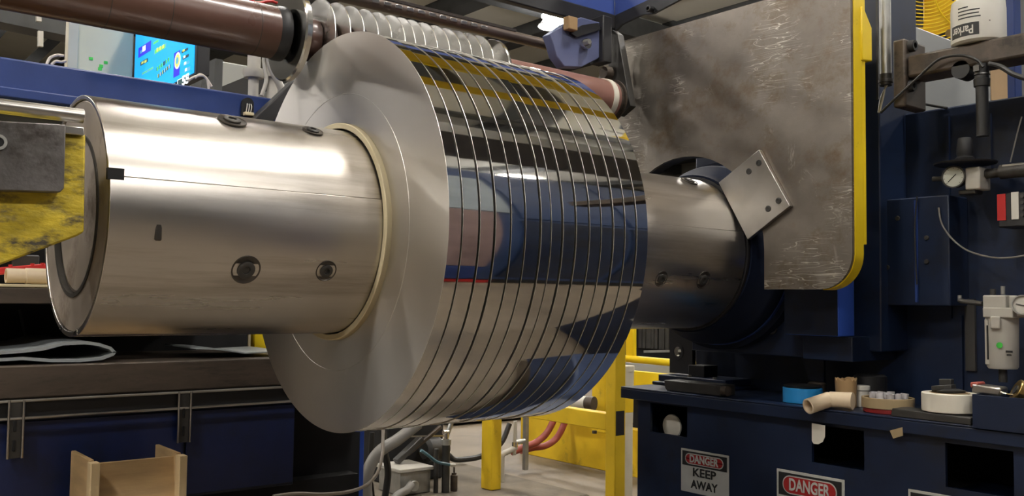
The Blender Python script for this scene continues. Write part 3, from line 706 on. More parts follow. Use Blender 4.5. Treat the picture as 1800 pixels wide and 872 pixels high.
# wooden cradle low in front of the cabinet
WY = 2.62
def Wp(px, py, y=WY): return P(px, py, Y=y)
wd = thing('wooden_cradle', 'plywood cradle with two upright end boards in front of the blue cabinet', 'wooden crate', Wp(245, 872))
for x0_, x1_, yt in ((160, 178, 815), (316, 331, 802)):
    a = Wp(x0_, yt); c = Wp(x1_, 872)
    build(MB().box((a.x, WY, .02), (c.x-.005, WY+.035, a.z)), 'end_board', 'wood_lt', wd, bevel=.002)
    build(MB().box((a.x+.004, WY+.035, .02), (c.x-.012, WY+.22, a.z+.004)), 'side_board', 'wood', wd, bevel=.002)
a, c = Wp(172, 822), Wp(322, 808)
prof = [(WY+.06, a.z), (WY+.055, a.z-.05), (WY+.035, a.z-.10), (WY+.0, a.z-.14), (WY-.04, a.z-.165), (WY-.04, .03), (WY+.075, .03), (WY+.075, a.z)]
build(MB().prism([(a.x-.004, y, z) for y, z in prof], (c.x-a.x+.01, 0, 0)), 'curved_panel', 'wood', wd, bevel=.001)

# blue post at the end of the table
a, c = P(627, 800, Y=3.15), P(640, 800, Y=3.15)
tag(build(MB().box((a.x, 3.15, 0), (c.x, 3.22, 1.0)), 'blue_post', 'blue_bright', bevel=.003), 'narrow bright blue steel post under the coil', 'post')
# white cable hanging below the coil
pts = [(674, 742), (673, 770), (672, 800), (664, 830), (645, 852), (615, 864), (570, 869), (520, 868), (480, 873)]
tag(build(MB().tube([P(x, y, Y=2.98-.02*i) for i, (x, y) in enumerate(pts)], .0062, 10), 'cable', 'cable_white'), 'white cable hanging below the coil and sweeping along the floor', 'cable')

# ================================================================== BELOW THE COIL: box, hoses, pipes
JY = 4.3
a, c = P(703, 872, Y=JY), P(757, 826, Y=JY)
fz = P(735, 868, Y=JY).z
jb = thing('junction_box', 'grey steel junction box on the floor below the coil', 'junction box', (a.x, JY, fz))
pl_ = thing('concrete_pad', 'low dusty concrete pad under the pipes and junction box', 'concrete pad', (1.8, JY, 0))
build(MB().box((1.7, 3.75, 0), (3.6, 6.4, fz-.002)), 'pad_slab', 'pad', pl_, bevel=.02)
zt_ = P(730, 822, Y=JY).z
build(MB().box((a.x, JY, fz), (c.x, JY+.22, zt_-.02)), 'box_body', 'galv', jb, bevel=.004)
build(MB().box((a.x-.012, JY-.014, zt_-.02), (c.x+.012, JY+.24, zt_)), 'box_lid', 'grey_plastic', jb, bevel=.004)
q = P(722, 853, Y=JY); build(MB().cyl((q.x, JY-.04, q.z), (q.x, JY, q.z), .03, 20), 'cable_gland', 'galv', jb, bevel=.003)
tag(build(MB().tube([P(722, 853, Y=JY-.04), P(714, 862, Y=4.15), P(700, 870, Y=4.1), P(680, 890, Y=4.05)], .021, 12), 'conduit_hose', 'hose_grey'), 'grey conduit hose curving out of the junction box', 'hose')
tag(build(MB().tube([P(735, 745, Y=4.0), P(700, 772, Y=4.0), P(668, 793, Y=4.0), P(650, 820, Y=4.0), P(643, 850, Y=4.0), P(646, 890, Y=4.0)], .030, 14), 'conduit_hose', 'hose_grey'), 'thick grey hose bending down beside the bright blue post', 'hose')
tag(build(MB().tube([P(654, 760, Y=4.2), P(652, 790, Y=4.2), P(650, 830, Y=4.2), P(655, 880, Y=4.2)], .014, 10), 'hose', 'rubber'), 'thin black hose hanging straight beside the bright blue post', 'hose')
tag(build(MB().tube([P(672, 755, Y=4.15), P(675, 790, Y=4.15), P(682, 830, Y=4.15), P(676, 880, Y=4.15)], .018, 10), 'hose', 'rubber'), 'black hose hanging behind the white cable', 'hose')
# black pump body
a, c = P(680, 850, Y=4.6), P(780, 745, Y=4.6)
pm = thing('black_machine', 'black machine block in shadow behind the junction box', 'machine', (a.x, 4.6, fz))
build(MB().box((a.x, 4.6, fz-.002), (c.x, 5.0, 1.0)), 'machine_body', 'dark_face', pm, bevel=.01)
q = P(760, 790, Y=4.5)
build(MB().lathe((q.x-.06, 4.5, q.z), ax, [(0, 0), (0, .05), (.02, .07), (.1, .07), (.12, .04), (.16, .04), (.16, 0)], 20), 'motor', 'dgrey', pm)
build(MB().bar(P(700, 768, Y=4.45), P(785, 766, Y=4.45), .008, .008), 'tie_rod', 'steel', pm)
build(MB().bar(P(696, 812, Y=4.45), P(740, 770, Y=4.45), .05, .03), 'link_bar', 'dgrey', pm, bevel=.005)
build(MB().bar(P(715, 800, Y=4.44), P(775, 750, Y=4.44), .022, .02), 'link_bar', 'brown_steel', pm, bevel=.004)
# standing pipe with fitting
PYp = 4.25
pz = thing('standing_pipe', 'dark upright pipe with bright elbow fitting right of the junction box', 'pipe', P(783, 868, Y=PYp))
q = P(784, 800, Y=PYp)
build(MB().cyl((q.x, PYp, fz), (q.x, PYp, P(784, 775, Y=PYp).z), .022, 18), 'pipe_body', 'dgrey', pz)
build(MB().ring((q.x, PYp, P(784, 782, Y=PYp).z), (0, 0, 1), .03, .027, .018, 18), 'pipe_collar', 'galv', pz)
build(MB().cyl((q.x, PYp, P(784, 775, Y=PYp).z), (q.x, PYp, P(784, 759, Y=PYp).z), .012, 12), 'riser', 'chrome', pz)
build(MB().cyl(P(779, 760, Y=PYp), P(788, 760, Y=PYp), .012, 12), 'elbow', 'chrome', pz)
build(MB().cyl(P(784, 770, Y=PYp+.03), P(796, 735, Y=PYp+.03), .014, 12), 'slant_rod', 'galv', pz)
q = P(770, 840, Y=PYp); build(MB().cyl((q.x, PYp+.02, fz), (q.x, PYp+.02, P(770, 790, Y=PYp).z), .013, 12), 'side_pipe', 'dgrey', pz)
q = P(798, 845, Y=PYp)
sv = thing('solenoid_valve', 'small rusty cylindrical valve fed by the teal air hose', 'valve', (q.x, PYp, fz))
build(MB().lathe((q.x, PYp, fz), (0, 0, 1), [(0, 0), (0, .018), (.01, .02), (.085, .02), (.09, .014), (.10, .014), (.10, .005), (.13, .005), (.13, 0)], 20), 'valve_body', 'brown_steel', sv)
tag(build(MB().tube([P(740, 792, Y=4.2), P(752, 800, Y=4.2), P(768, 812, Y=4.2), P(790, 817, Y=4.2)], .0085, 10), 'air_hose', 'teal'), 'teal air hose running to the small rusty valve', 'hose')
tag(build(MB().cyl(P(789, 817, Y=4.2), P(800, 817.5, Y=4.2), .0075, 12), 'hose_fitting', 'white'), 'white push fitting at the end of the teal air hose', 'fitting')
tag(build(MB().tube([P(788, 800, Y=4.9), P(800, 808, Y=4.9), P(830, 806, Y=4.9), P(850, 800, Y=4.9), P(880, 780, Y=4.9), P(896, 745, Y=4.9)], .018, 10), 'hose', 'rubber'), 'black hose sagging on the floor behind the near yellow post', 'hose')
# pale machine box and chain behind
a, c = P(790, 800, Y=6.6), P(905, 735, Y=6.6)
pb_ = thing('pale_cover', 'pale beige machine cover low behind the yellow frame', 'machine cover', (a.x, 6.6, 0))
build(MB().box((a.x, 6.6, .02), (c.x+.6, 7.4, c.z+.15)), 'cover_body', 'offwhite', pb_, bevel=.05)
build(MB().bar(P(795, 768, Y=6.55), P(815, 767, Y=6.55), .02, .02), 'cover_latch', 'black', pb_)
build(MB().tube([P(803, 769, Y=6.54), P(805, 780, Y=6.54), P(809, 784, Y=6.54), P(813, 780, Y=6.54), P(814, 769, Y=6.54)], .006, 6), 'latch_chain', 'dgrey', pb_)
# elbow pipes standing between the posts
EY = 4.3
ep = thing('elbow_pipe', 'pale valve pipe with two elbows standing between the yellow posts', 'pipe', P(884, 845, Y=EY))
fz2 = fz
build(MB().tube([(P(882, 845, Y=EY).x, EY, fz2), P(882, 812, Y=EY), P(884, 799, Y=EY), P(895, 793, Y=EY), P(907, 786, Y=EY)], .017, 12), 'elbow', 'grey_plastic', ep)
build(MB().cyl(P(904, 800, Y=EY), P(906, 740, Y=EY), .011, 12), 'riser', 'grey_plastic', ep)
build(MB().cyl(P(906, 778, Y=EY), P(922, 775, Y=EY), .014, 12), 'valve_handle', 'galv', ep)
build(MB().ring(P(905, 786, Y=EY), (0, 0, 1), .03, .018, .009, 16), 'valve_ring', 'chrome', ep)
q = P(926, 822, Y=4.5); tag(build(MB().box((q.x-.014, 4.5, fz2), (q.x+.014, 4.528, 1.0)), 'square_post', 'galv', bevel=.002), 'slim grey square post left of the red hoses', 'post')
for j, (pts_, lab) in enumerate((([(975, 735), (962, 760), (945, 776), (925, 785), (900, 795)], 'front faded red hose drooping under the yellow rail'),
                                 ([(995, 738), (980, 768), (960, 783), (938, 787), (915, 792)], 'rear faded red hose drooping under the yellow rail'))):
    tag(build(MB().tube([P(x, y, Y=4.6+.08*j) for x, y in pts_], .022, 12), 'red_hose', 'red_hose'), lab, 'hose')

# ================================================================== YELLOW FRAME
YX = 3.2
yf = thing('yellow_guard_frame', 'yellow guard frame of two square posts and a rail below the coil', 'guard frame', P(1075, 860, X=YX))
def post(px0, px1, top, z0p=0, name='post'):
    a = P(px0, 800, X=YX); c = P(px1, 800, X=YX)
    return build(MB().box((YX, c.y, z0p), (YX+.07, a.y, top)), name, 'yellow', yf, bevel=.004)
p1 = post(1064, 1081, 1.15); p2 = post(846, 864, .62, fz)
q = P(1082, 750, X=YX); q2 = P(1082, 705, X=YX)
build(MB().box((YX+.004, P(1081, 750, X=YX).y-.0015, P(1085, 765, X=YX+.03).z), (YX+.062, P(1081, 750, X=YX).y+.002, P(1085, 722, X=YX+.03).z)), 'black_scuff', 'black', p1)
ra, rb_ = P(1064, 727, X=YX), P(1064, 757, X=YX); rl = P(850, 745, X=YX)
build(MB().box((YX+.005, ra.y, rb_.z), (YX+.06, rl.y, ra.z)), 'rail', 'yellow', yf, bevel=.004)
build(MB().cyl(P(1045, 762, X=YX-.002), P(1045, 757, X=YX-.002), .012, 12), 'rail_bolt', 'brown_steel', yf)
# yellow second fence and kerb behind
y2 = thing('yellow_kick_wall', 'yellow kerb wall and panels beyond the guard frame', 'guard rail', P(1000, 790, Y=6))
a = P(940, 785, X=4.35); c = P(1063, 790, X=4.35)
build(MB().box((4.3, c.y-.5, 0), (4.38, a.y+.1, P(1030, 742, X=4.3).z)), 'kerb_panel', 'yellow', y2, bevel=.004)
a, c = P(1040, 735, X=4.0), P(1064, 640, X=4.0); build(MB().box((4.0, c.y, .3), (4.06, a.y, 1.0)), 'panel_post', 'yellow', y2, bevel=.004)
a, c = P(1020, 720, X=4.1), P(1062, 690, X=4.1); build(MB().box((4.1, c.y, a.z-.05), (4.14, a.y+.3, a.z+.03)), 'panel_rail', 'yellow', y2)
q = P(1024, 708, X=3.9)
jr = thing('jar', 'white jar with a brown lid lying on the yellow rail', 'jar', q)
build(MB().lathe(q+Vector((-.02, .06, 0)), Vector((.3, -1, 0)), [(0, 0), (0, .04), (.09, .04), (.09, 0)], 20), 'jar_body', 'white', jr)
build(MB().lathe(q+Vector((.008, -.03, 0)), Vector((.3, -1, 0)), [(0, 0), (0, .043), (.05, .043), (.05, 0)], 20), 'jar_lid', 'brown_steel', jr)
# far right yellow tubes near bench end
TX = 4.2
yt = thing('yellow_gate', 'yellow tube gate with an upright panel beyond the bench corner', 'gate', P(1110, 640, X=TX))
a, c = P(1101, 627, X=TX), P(1114, 572, X=TX)
build(MB().prism([P(1100, 627, X=TX), P(1113, 628, X=TX), P(1113, 572, X=TX), P(1111, 572, X=TX), P(1100, 598, X=TX)], (.03, 0, 0)), 'gate_panel', 'yellow_new', yt, bevel=.003)
build(MB().cyl(P(1095, 630, X=TX), P(1230, 642, X=TX), .022, 16), 'gate_tube', 'yellow_new', yt)
a, c = P(1095, 676, X=TX+.3), P(1160, 657, X=TX+.3)
build(MB().box((TX+.3, c.y-1, a.z-.05), (TX+.36, a.y+.3, c.z)), 'gate_panel', 'yellow_new', yt, label='low horizontal yellow panel')
# bucket
q = P(1098, 740, X=3.75)
bk = thing('white_drum', 'tall off-white plastic drum standing behind the yellow post', 'drum', (q.x, q.y, 0))
zt2 = P(1100, 643, X=3.75).z; zb2 = P(1100, 743, X=3.75).z
build(MB().lathe((q.x, q.y, zb2), (0, 0, 1), [(0, 0), (0, .046), (zt2-zb2-.03, .050), (zt2-zb2-.03, .053), (zt2-zb2, .053), (zt2-zb2, 0)], 28), 'drum_body', 'offwhite', bk)
build(MB().lathe((q.x, q.y, zb2+.06), (0, 0, 1), [(0, 0), (0, .0475), (.1, .0485), (.1, 0)], 28), 'drum_label', 'yellow', bk)
build(MB().cyl((q.x, q.y, 0), (q.x, q.y, zb2), .045, 20), 'drum_stand', 'offwhite', bk)
# dark stack with ribs seen through the gap
DX = 5.2
a, c = P(1105, 640, X=DX), P(1240, 572, X=DX)
ds = thing('strip_stack', 'stack of dark upright metal sheets beyond the bench corner', 'metal stack', (DX, c.y, 0))
build(MB().box((DX+.06, c.y-1, 0), (DX+.5, a.y+.3, c.z+.1)), 'stack_body', 'dark_face', ds)
random.seed(3)
yy = c.y-.3; k = 0
while yy < a.y-.05:
    wv = random.uniform(.018, .05); build(MB().box((DX+random.uniform(0, .03), yy, P(1150, 614, X=DX).z), (DX+.06, yy+wv*.8, c.z)), 'sheet', 'dgrey', ds, bevel=.002); yy += wv
build(MB().bar(P(1133, 618, X=DX-.05), P(1240, 616, X=DX-.05), .02, .018), 'stack_rail', 'galv', ds)
a, c = P(1112, 662, X=4.9), P(1240, 640, X=4.9)
tag(build(MB().box((4.9, c.y-.5, a.z), (5.15, a.y+.4, a.z+.1)), 'grey_ledge', 'lgrey', bevel=.005), 'pale grey ledge beyond the yellow gate tube', 'ledge')

# ================================================================== BENCH (blue box with sorted odds and ends)
BX = 2.525; BZ = .78; HX = 2.9
bn = thing('tool_bench', 'dark blue steel bench with square openings, under the scratched plate', 'bench', (BX, 1.7, 0))
yl = P(1091, 690, X=BX).y; yr = .95
zl1 = P(1250, 719, X=BX).z
build(MB().box((BX, yr, BZ-.006), (HX-.002, yl, BZ)), 'bench_top', 'blue_dk', bn, bevel=.002)
build(MB().box((BX, yr, zl1), (BX+.02, yl, BZ-.0065)), 'top_lip', 'blue_dk', bn, bevel=.002)
FX = BX+.028
ybl = P(1121, 760, X=FX).y
holes = []
for (x0_, y0_, x1_, y1_) in ((1143, 708, 1208, 766), (1427, 748, 1519, 822), (1662, 782, 1782, 868)):
    a = P(x0_, (y0_+y1_)/2, X=FX); c = P(x1_, (y0_+y1_)/2, X=FX)
    zt_ = P((x0_+x1_)/2, y0_+4, X=FX).z; zb_ = P((x0_+x1_)/2, y1_-2, X=FX).z
    holes.append((a.y, c.y, zb_, min(zt_, zl1+.003)))
fr = MB(); ycur = ybl
for (ya, yb, zb_, zt_) in holes:
    fr.box((FX, ya, 0), (FX+.012, ycur, BZ-.007)); fr.box((FX, yb, 0), (FX+.012, ya, zb_)); fr.box((FX, yb, zt_), (FX+.012, ya, BZ-.007)); ycur = yb
fr.box((FX, yr+.03, 0), (FX+.012, ycur, BZ-.007))
build(fr, 'front_panel', 'blue_dk', bn)
build(MB().box((FX+.012, ybl-.012, 0), (HX-.004, ybl, BZ-.007)), 'side_panel', 'blue_dk', bn)
build(MB().box((FX+.012, yr+.03, 0), (HX-.004, yr+.042, BZ-.007)), 'side_panel', 'blue_dk', bn)
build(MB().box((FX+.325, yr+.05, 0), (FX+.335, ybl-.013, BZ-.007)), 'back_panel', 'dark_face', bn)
for (ya, yb, zb_, zt_) in holes:
    build(MB().box((FX+.012, yb-.03, zb_-.04), (FX+.31, ya+.03, zb_-.024)), 'inner_shelf', 'blue_dk', bn)
# white disc in first opening, tag in second
ya, yb, zb_, zt_ = holes[0]
q = P(1180, 765, X=FX+.05)
tag(build(MB().lathe((FX+.05, q.y, zb_+.0215), (1, 0, .0), [(0, 0), (0, .042), (.006, .044), (.006, 0)], 32), 'white_disc', 'tapewhite'), 'round white disc standing inside the first square opening of the bench', 'disc')
tx = BX-.003
pts = [P(1427, 744, X=tx), P(1450, 748, X=tx), P(1450, 768, X=tx), P(1446, 777, X=tx), P(1438, 781, X=tx), P(1430, 780, X=tx), P(1427, 775, X=tx)]
m = MB().prism(pts, (.0015, 0, 0)); tag(build(m, 'paper_tag', 'tapewhite'), 'pale rounded paper tag hanging under the lip below the beige pipe fitting', 'tag')
pts = [P(1564, 757, X=tx), P(1586, 751, X=tx), P(1587, 766, X=tx), P(1570, 771, X=tx)]
tag(build(MB().prism(pts, (.0015, 0, 0)), 'tape_scrap', 'tan'), 'small tan scrap of tape stuck on the bench lip', 'tape')

# signs
def sign(px, py, wpx, width, height, name, label, words_, head=.30):
    X = FX-.0035
    a = P(px, py, X=X); z1s = a.z; y1s = a.y; y2s = y1s-width
    t = thing(name, label, 'sign', (X, y1s-width/2, z1s-height))
    def rect(u0, v0, u1, v1, lift, nm, mt, r=0.0, par=None):
        y_0 = y1s-u0*width; y_1 = y1s-u1*width; z_0 = z1s-v0*height; z_1 = z1s-v1*height
        m = MB()
        if r:
            pts = []
            for cy_, cz_, g0 in ((y_0-r, z_0-r, 0), (y_1+r, z_0-r, 90), (y_1+r, z_1+r, 180), (y_0-r, z_1+r, 270)):
                for k in range(9):
                    g = math.radians(g0+90*k/8)
                    pts.append((X-lift, cy_+r*math.cos(g) if g0 in (0, -90) else cy_+r*math.cos(g), cz_+r*math.sin(g)))
            m.prism(pts, (lift*.0+.0008, 0, 0))
        else: m.box((X-lift, y_1, z_1), (X-lift+.0008, y_0, z_0))
        return build(m, nm, mt, par or t)
    bb = MB().box((X, y2s, z1s-height), (X+.003, y1s, z1s)); build(bb, 'sign_plate', 'signwhite', t, bevel=.0015)
    mw = .035; mh = mw*width/height
    rect(mw, mh, 1-mw, head, .0012, 'header', 'ink')
    r1 = (head-mh)*height*.40
    rect(.10, mh+.028*width/height, .90, head-.028*width/height, .0022, 'header_outline', 'signwhite', r=r1*.98)
    rect(.115, mh+.043*width/height, .885, head-.043*width/height, .0030, 'header_oval', 'signred', r=r1*.86)
    cy_ = y1s-width/2; zc_ = z1s-height*(mh+head)/2
    text_part('DANGER', 'danger_text', 'signwhite', t, (X-.0042, cy_, zc_), (0, -1, 0), (0, 0, 1), (head-mh)*height*.74, width=width*.60, bold=.0012)
    for i, (s, v, sz_, wd_) in enumerate(words_):
        text_part(s, 'lower_text', 'ink', t, (X-.0016, cy_, z1s-height*v), (0, -1, 0), (0, 0, 1), sz_, width=width*wd_, bold=.0008)
    return t
a, c = P(1197, 787, X=FX), P(1281, 806, X=FX)
h1 = a.z-P(1197, 862, X=FX).z
sign(1197, 787, 85, a.y-c.y, h1, 'danger_sign', 'white danger sign reading keep away, on the bench front', [('KEEP', .52, h1*.27, .48), ('AWAY', .80, h1*.27, .56)], head=.38)
a, c = P(1365, 823, X=FX), P(1484, 846, X=FX)
sign(1365, 823, 120, a.y-c.y, (a.y-c.y)*.72, 'danger_sign', 'wide danger sign in the middle of the bench front, cut by the picture edge', [], head=.46)
a, c = P(1596, 860, X=FX), P(1740, 886, X=FX)
sign(1596, 859, 144, a.y-c.y, (a.y-c.y)*.72, 'warning_sign', 'sign nearest the large square opening, only its top edge showing', [], head=.46)

# ---- things on the bench
def T(px, py, z=BZ+.001): return P(px, py, Z=z)
# dark flat bar at left
q = P(1172, 688, X=BX+.03); q2 = P(1270, 692, X=BX+.03)
db = thing('dark_bar', 'dark oily steel bar lying at the end of the bench', 'steel bar', (BX+.05, (q.y+q2.y)/2, BZ))
build(MB().prism([(BX+.02, q.y, BZ+.008), (BX+.02, q.y-.01, BZ+.001), (BX+.02, q2.y, BZ+.001), (BX+.02, q2.y, BZ+.038), (BX+.02, q.y+.005, BZ+.038)], (.08, 0, 0)), 'bar_body', 'dgrey', db, bevel=.003)
m = MB(); m.lathe((BX+.03, q2.y-.002, BZ+.02), (0, -1, 0), [(0, 0), (0, .017), (.022, .017), (.022, 0)], 18); build(m, 'bar_end', 'brown_steel', db)
def roll_of_tape(px, pybase, ro, ri, h, m1, name, label, cat='tape roll', rr=None, core=None, group=None):
    q = T(px, pybase); t = thing(name, label, cat, (q.x+ro, q.y, BZ+.001))
    c_ = (q.x+ro, q.y, BZ+.001)
    build(MB().ring(c_, (0, 0, 1), h, ro, ri+(.003 if core else 0), 56), 'tape_winding', m1, t, bevel=.0012)
    if core: build(MB().ring(c_, (0, 0, 1), h+.001, ri+.003, ri, 48), 'tape_core', core, t)
    return t, Vector(c_)
tt, tc_ = roll_of_tape(1391, 709, .062, .048, .047, 'bluetape', 'tape_roll', 'sky blue tape roll near the middle of the bench', core='black')
build(MB().lathe(tc_+Vector((0, 0, .048)), (0, 0, 1), [(0, 0), (0, .057), (.006, .060), (.008, .052), (.008, 0)], 40), 'dark_lid', 'black', tt)
# beige pipe fitting (wye)
q = T(1425, 722); fz_ = BZ+.025
f0 = P(1420, 720, X=BX-.06); f1 = P(1458, 703, X=BX+.02); f2 = P(1503, 706, X=BX+.04)
f1.z = BZ+.029; f2.z = BZ+.029; f0.z += .009
pf = thing('pipe_fitting', 'beige plastic pipe elbow with its open end overhanging the bench lip', 'pipe fitting', (f1.x, f1.y, BZ))
d1 = (f0-f1).normalized()
build(MB().ring(f0, -d1, (f0-f1).length, .0235, .0175, 32), 'open_socket', 'beige_pvc', pf, bevel=.002)
build(MB().lathe(f0-d1*.03, d1, [(0, 0), (0, .0178)], 28), 'socket_bore', 'card', pf)
d2 = (f2-f1).normalized()
build(MB().lathe(f1-d2*.006, d2, [(0, 0), (0, .017), (.008, .024), (.05, .0245), ((f2-f1).length, .026), ((f2-f1).length, 0)], 28), 'elbow_body', 'beige_pvc', pf)
# dark small cup behind
q = P(1436, 684, X=BX+.2); 
tag(build(MB().lathe((q.x, q.y, BZ+.001), (0, 0, 1), [(0, 0), (0, .026), (.05, .028), (.055, .030), (.06, .024), (.06, 0)], 24), 'dark_cup', 'brown_steel'), 'small dark round cup behind the beige pipe elbow', 'cup')
# cork / cardboard roll
q = P(1487, 700, X=BX+.11)
cr_ = thing('cardboard_roll', 'ragged brown cardboard roll standing behind the tan tape roll', 'cardboard tube', (q.x, q.y, BZ))
m = MB(); n = 28; vs = []
for j, (zz, rad) in enumerate(((0, .031), (.04, .031), (.085, .033))):
    for k in range(n): vs.append((q.x+rad*math.cos(2*PI*k/n), q.y+rad*math.sin(2*PI*k/n), BZ+.001+zz+(random.uniform(-.006, .006) if j == 2 else 0)))
m.add(vs+[(q.x, q.y, BZ+.08)], [(j*n+k, j*n+(k+1) % n, (j+1)*n+(k+1) % n, (j+1)*n+k) for j in range(2) for k in range(n)]+[(2*n+k, 2*n+(k+1) % n, 3*n) for k in range(n)])
build(m, 'roll_body', 'card', cr_)
# red tape + tan tape roll filled with clear plugs
tt, tc_ = roll_of_tape(1540, 727, .074, .05, .013, 'darkred', 'red_tape_roll', 'dark red tape roll under the tan tape roll')
t2 = thing('tan_tape_roll', 'wide tan tape roll filled with clear plugs, on the red roll', 'tape roll', tc_+Vector((0, 0, .0135)))
c2 = tc_+Vector((-.004, .002, .0135))
build(MB().ring(c2, (0, 0, 1), .030, .074, .066, 56), 'tape_winding', 'tan', t2, bevel=.001)
build(MB().lathe(c2, (0, 0, 1), [(0, 0), (0, .066), (.004, .066), (.004, 0)], 40), 'tape_bottom', 'tan', t2)
random.seed(11)
for k in range(9):
    g = 2*PI*k/9+.3; rr_ = .042 if k < 8 else .0
    px_, py_ = c2.x+rr_*math.cos(g), c2.y+rr_*math.sin(g)
    o = build(MB().lathe((px_, py_, c2.z+.005), (random.uniform(-.12, .12), random.uniform(-.12, .12), 1), [(0, 0), (0, .010), (.038, .0115), (.038, .008), (.012, .007), (.012, 0)], 16), 'clear_plug', 'clear')
    tag(o, 'clear plastic plug in the tan tape roll', 'plug', 'clear plugs in the tan tape roll')
# small lid behind
q = P(1516, 690, X=BX+.16)
lt_ = tag(build(MB().lathe((q.x, q.y, BZ+.001), (0, 0, 1), [(0, 0), (0, .02), (.05, .02), (.052, .024), (.064, .024), (.066, .02), (.066, 0)], 24), 'small_bottle', 'white'), 'small white capped bottle behind the clear plugs', 'bottle')
q = P(1530, 690, X=BX+.24)
tag(build(MB().lathe((q.x, q.y, BZ+.001), (0, 0, 1), [(0, 0), (0, .05), (.09, .05), (.095, .042), (.095, 0)], 28), 'dark_tin', 'black'), 'dark round tin in shadow behind the cardboard roll', 'tin')
# rough dark strip
qa, qb = P(1565, 728, X=BX+.004), P(1707, 744, X=BX+.004)
rs = thing('gritty_strip', 'gritty dark grey strip lying under the white tape roll', 'strip', (BX+.02, qb.y, BZ))
build(MB().prism([(BX+.005, qa.y, BZ+.001), (BX+.002, qb.y, BZ+.001), (BX+.002, qb.y, BZ+.020), (BX+.005, qa.y-.005, BZ+.024)], (.075, 0, 0)), 'strip_body', 'dgrey', rs, bevel=.002)
# white big roll
q = P(1651, 715, X=BX+.012)
wr = thing('white_tape_roll', 'wide white tape roll resting on the gritty strip', 'tape roll', (BX+.07, q.y, BZ+.024))
c_ = (BX+.072, q.y, BZ+.0245); R_ = .073
build(MB().ring(c_, (0, 0, 1), .051, R_, .052, 64), 'tape_winding', 'tapewhite', wr, bevel=.002)
build(MB().ring(c_, (0, 0, 1), .052, .052, .048, 48), 'tape_core', 'tan', wr)
sg_ = thing('grey_scraper', 'crumpled grey tape pieces stuck in the white tape roll', 'tape pieces', (c_[0], c_[1], c_[2]+.05))
pA = Vector((c_[0], c_[1], c_[2]+.054))
build(MB().lathe(pA+Vector((0, -.005, -.004)), (.05, .1, 1), [(0, 0), (0, .035), (.006, .038), (.012, .02), (.012, 0)], 18), 'crumpled_wad', 'dgrey', sg_)
build(MB().bar(pA+Vector((0, .045, .006)), pA+Vector((.0, -.012, .014)), .03, .014), 'tape_piece', 'dgrey', sg_, bevel=.002)
build(MB().bar(pA+Vector((.01, .03, .022)), pA+Vector((.01, -.004, .024)), .02, .022), 'tape_piece', 'dgrey', sg_, bevel=.002)
# blue tray at right end
qa = P(1709, 720, X=BX-.012)
tr = thing('blue_tray', 'open dark blue steel tray at the near end of the bench', 'tray', (BX-.012, qa.y-.1, BZ))
zt3 = P(1709, 693, X=BX-.012).z
m = MB(); y1_, y2_ = qa.y, yr+.005
m.box((BX-.012, y2_, BZ-.004), (BX-.007, y1_, zt3)); m.box((BX-.007, y1_-.005, BZ-.004+.005), (BX+.2, y1_, zt3)); m.box((BX+.195, y2_, BZ+.001), (BX+.2, y1_-.005, zt3)); m.box((BX-.007, y2_, BZ+.001), (BX+.195, y2_+.005, zt3)); m.box((BX-.007, y2_+.005, BZ+.001), (BX+.195, y1_-.005, BZ+.005))
build(m, 'tray_body', 'blue_dk', tr, bevel=.001)
q = P(1745, 680, X=BX+.05)
mt = thing('metal_clip', 'shiny folded metal clip with a red end on the blue tray', 'clip', (q.x, q.y, zt3))
build(MB().bar((q.x, q.y+.045, zt3+.012), (q.x, q.y-.03, zt3+.008), .05, .024), 'clip_body', 'steel', mt, bevel=.005)
build(MB().bar((q.x, q.y+.05, zt3+.020), (q.x, q.y+.028, zt3+.022), .045, .016), 'red_end', 'red_hose', mt, bevel=.004)
build(MB().tube([(q.x-.02, q.y-.02, zt3+.012), (q.x-.02, q.y-.045, zt3+.004), (q.x-.02, q.y-.07, zt3+.004)], .003, 8), 'clip_wire', 'chrome', mt)
q = P(1793, 683, X=BX+.04)
bw = thing('brass_wheel', 'small brass wheel leaning at the near end of the tray', 'wheel', (q.x, q.y, zt3))
build(MB().lathe((q.x, q.y, zt3+.012), (-.5, .6, .4), [(-.012, .012), (-.012, .03), (.012, .03), (.012, .012)], 28, close=True), 'wheel_rim', 'brass', bw, bevel=.002)
build(MB().lathe((q.x, q.y, zt3+.012), (-.5, .6, .4), [(-.014, 0), (-.014, .012), (.014, .012), (.014, 0)], 20), 'wheel_hub', 'dgrey', bw)

# ================================================================== RECOILER HOUSING (dark blue, right)
HX = 2.9
hy1 = P(1222, 600, X=HX).y; hz1 = 1.727
hs_ = thing('recoiler_housing', 'huge dark blue recoiler machine housing behind the scratched plate', 'machine', (HX, 1.4, 0))
build(MB().box((HX, 1.05, 0), (HX+1.2, hy1, hz1)), 'housing_body', 'blue_dk', hs_, bevel=.006)
hy2 = P(1545, 100, X=HX-.16).y; hy3 = P(1503, 100, X=HX-.16).y
build(MB().box((HX-.16, hy2, .95), (P(1578, 60, Y=1.62).x-.005, hy3+.3, 2.6)), 'housing_column', 'blue_dk', hs_, bevel=.005)
e1 = P(1541, 100, X=HX-.17); build(MB().box((HX-.168, e1.y-.003, 1.75), (HX-.161, e1.y+.003, 2.5)), 'column_edge', 'dgrey', hs_)
a, c = P(1526, 536, X=HX-.12), P(1668, 342, X=HX-.12)
build(MB().box((HX-.12, c.y, a.z), (HX-.0005, hy3+.25, c.z)), 'cover_box', 'blue_dk', hs_, bevel=.004)
a2 = P(1612, 500, X=HX-.122)
build(MB().box((HX-.128, a2.y-.004, a.z+.01), (HX-.1205, a2.y+.004, c.z-.01)), 'cover_seam', 'blue', hs_)
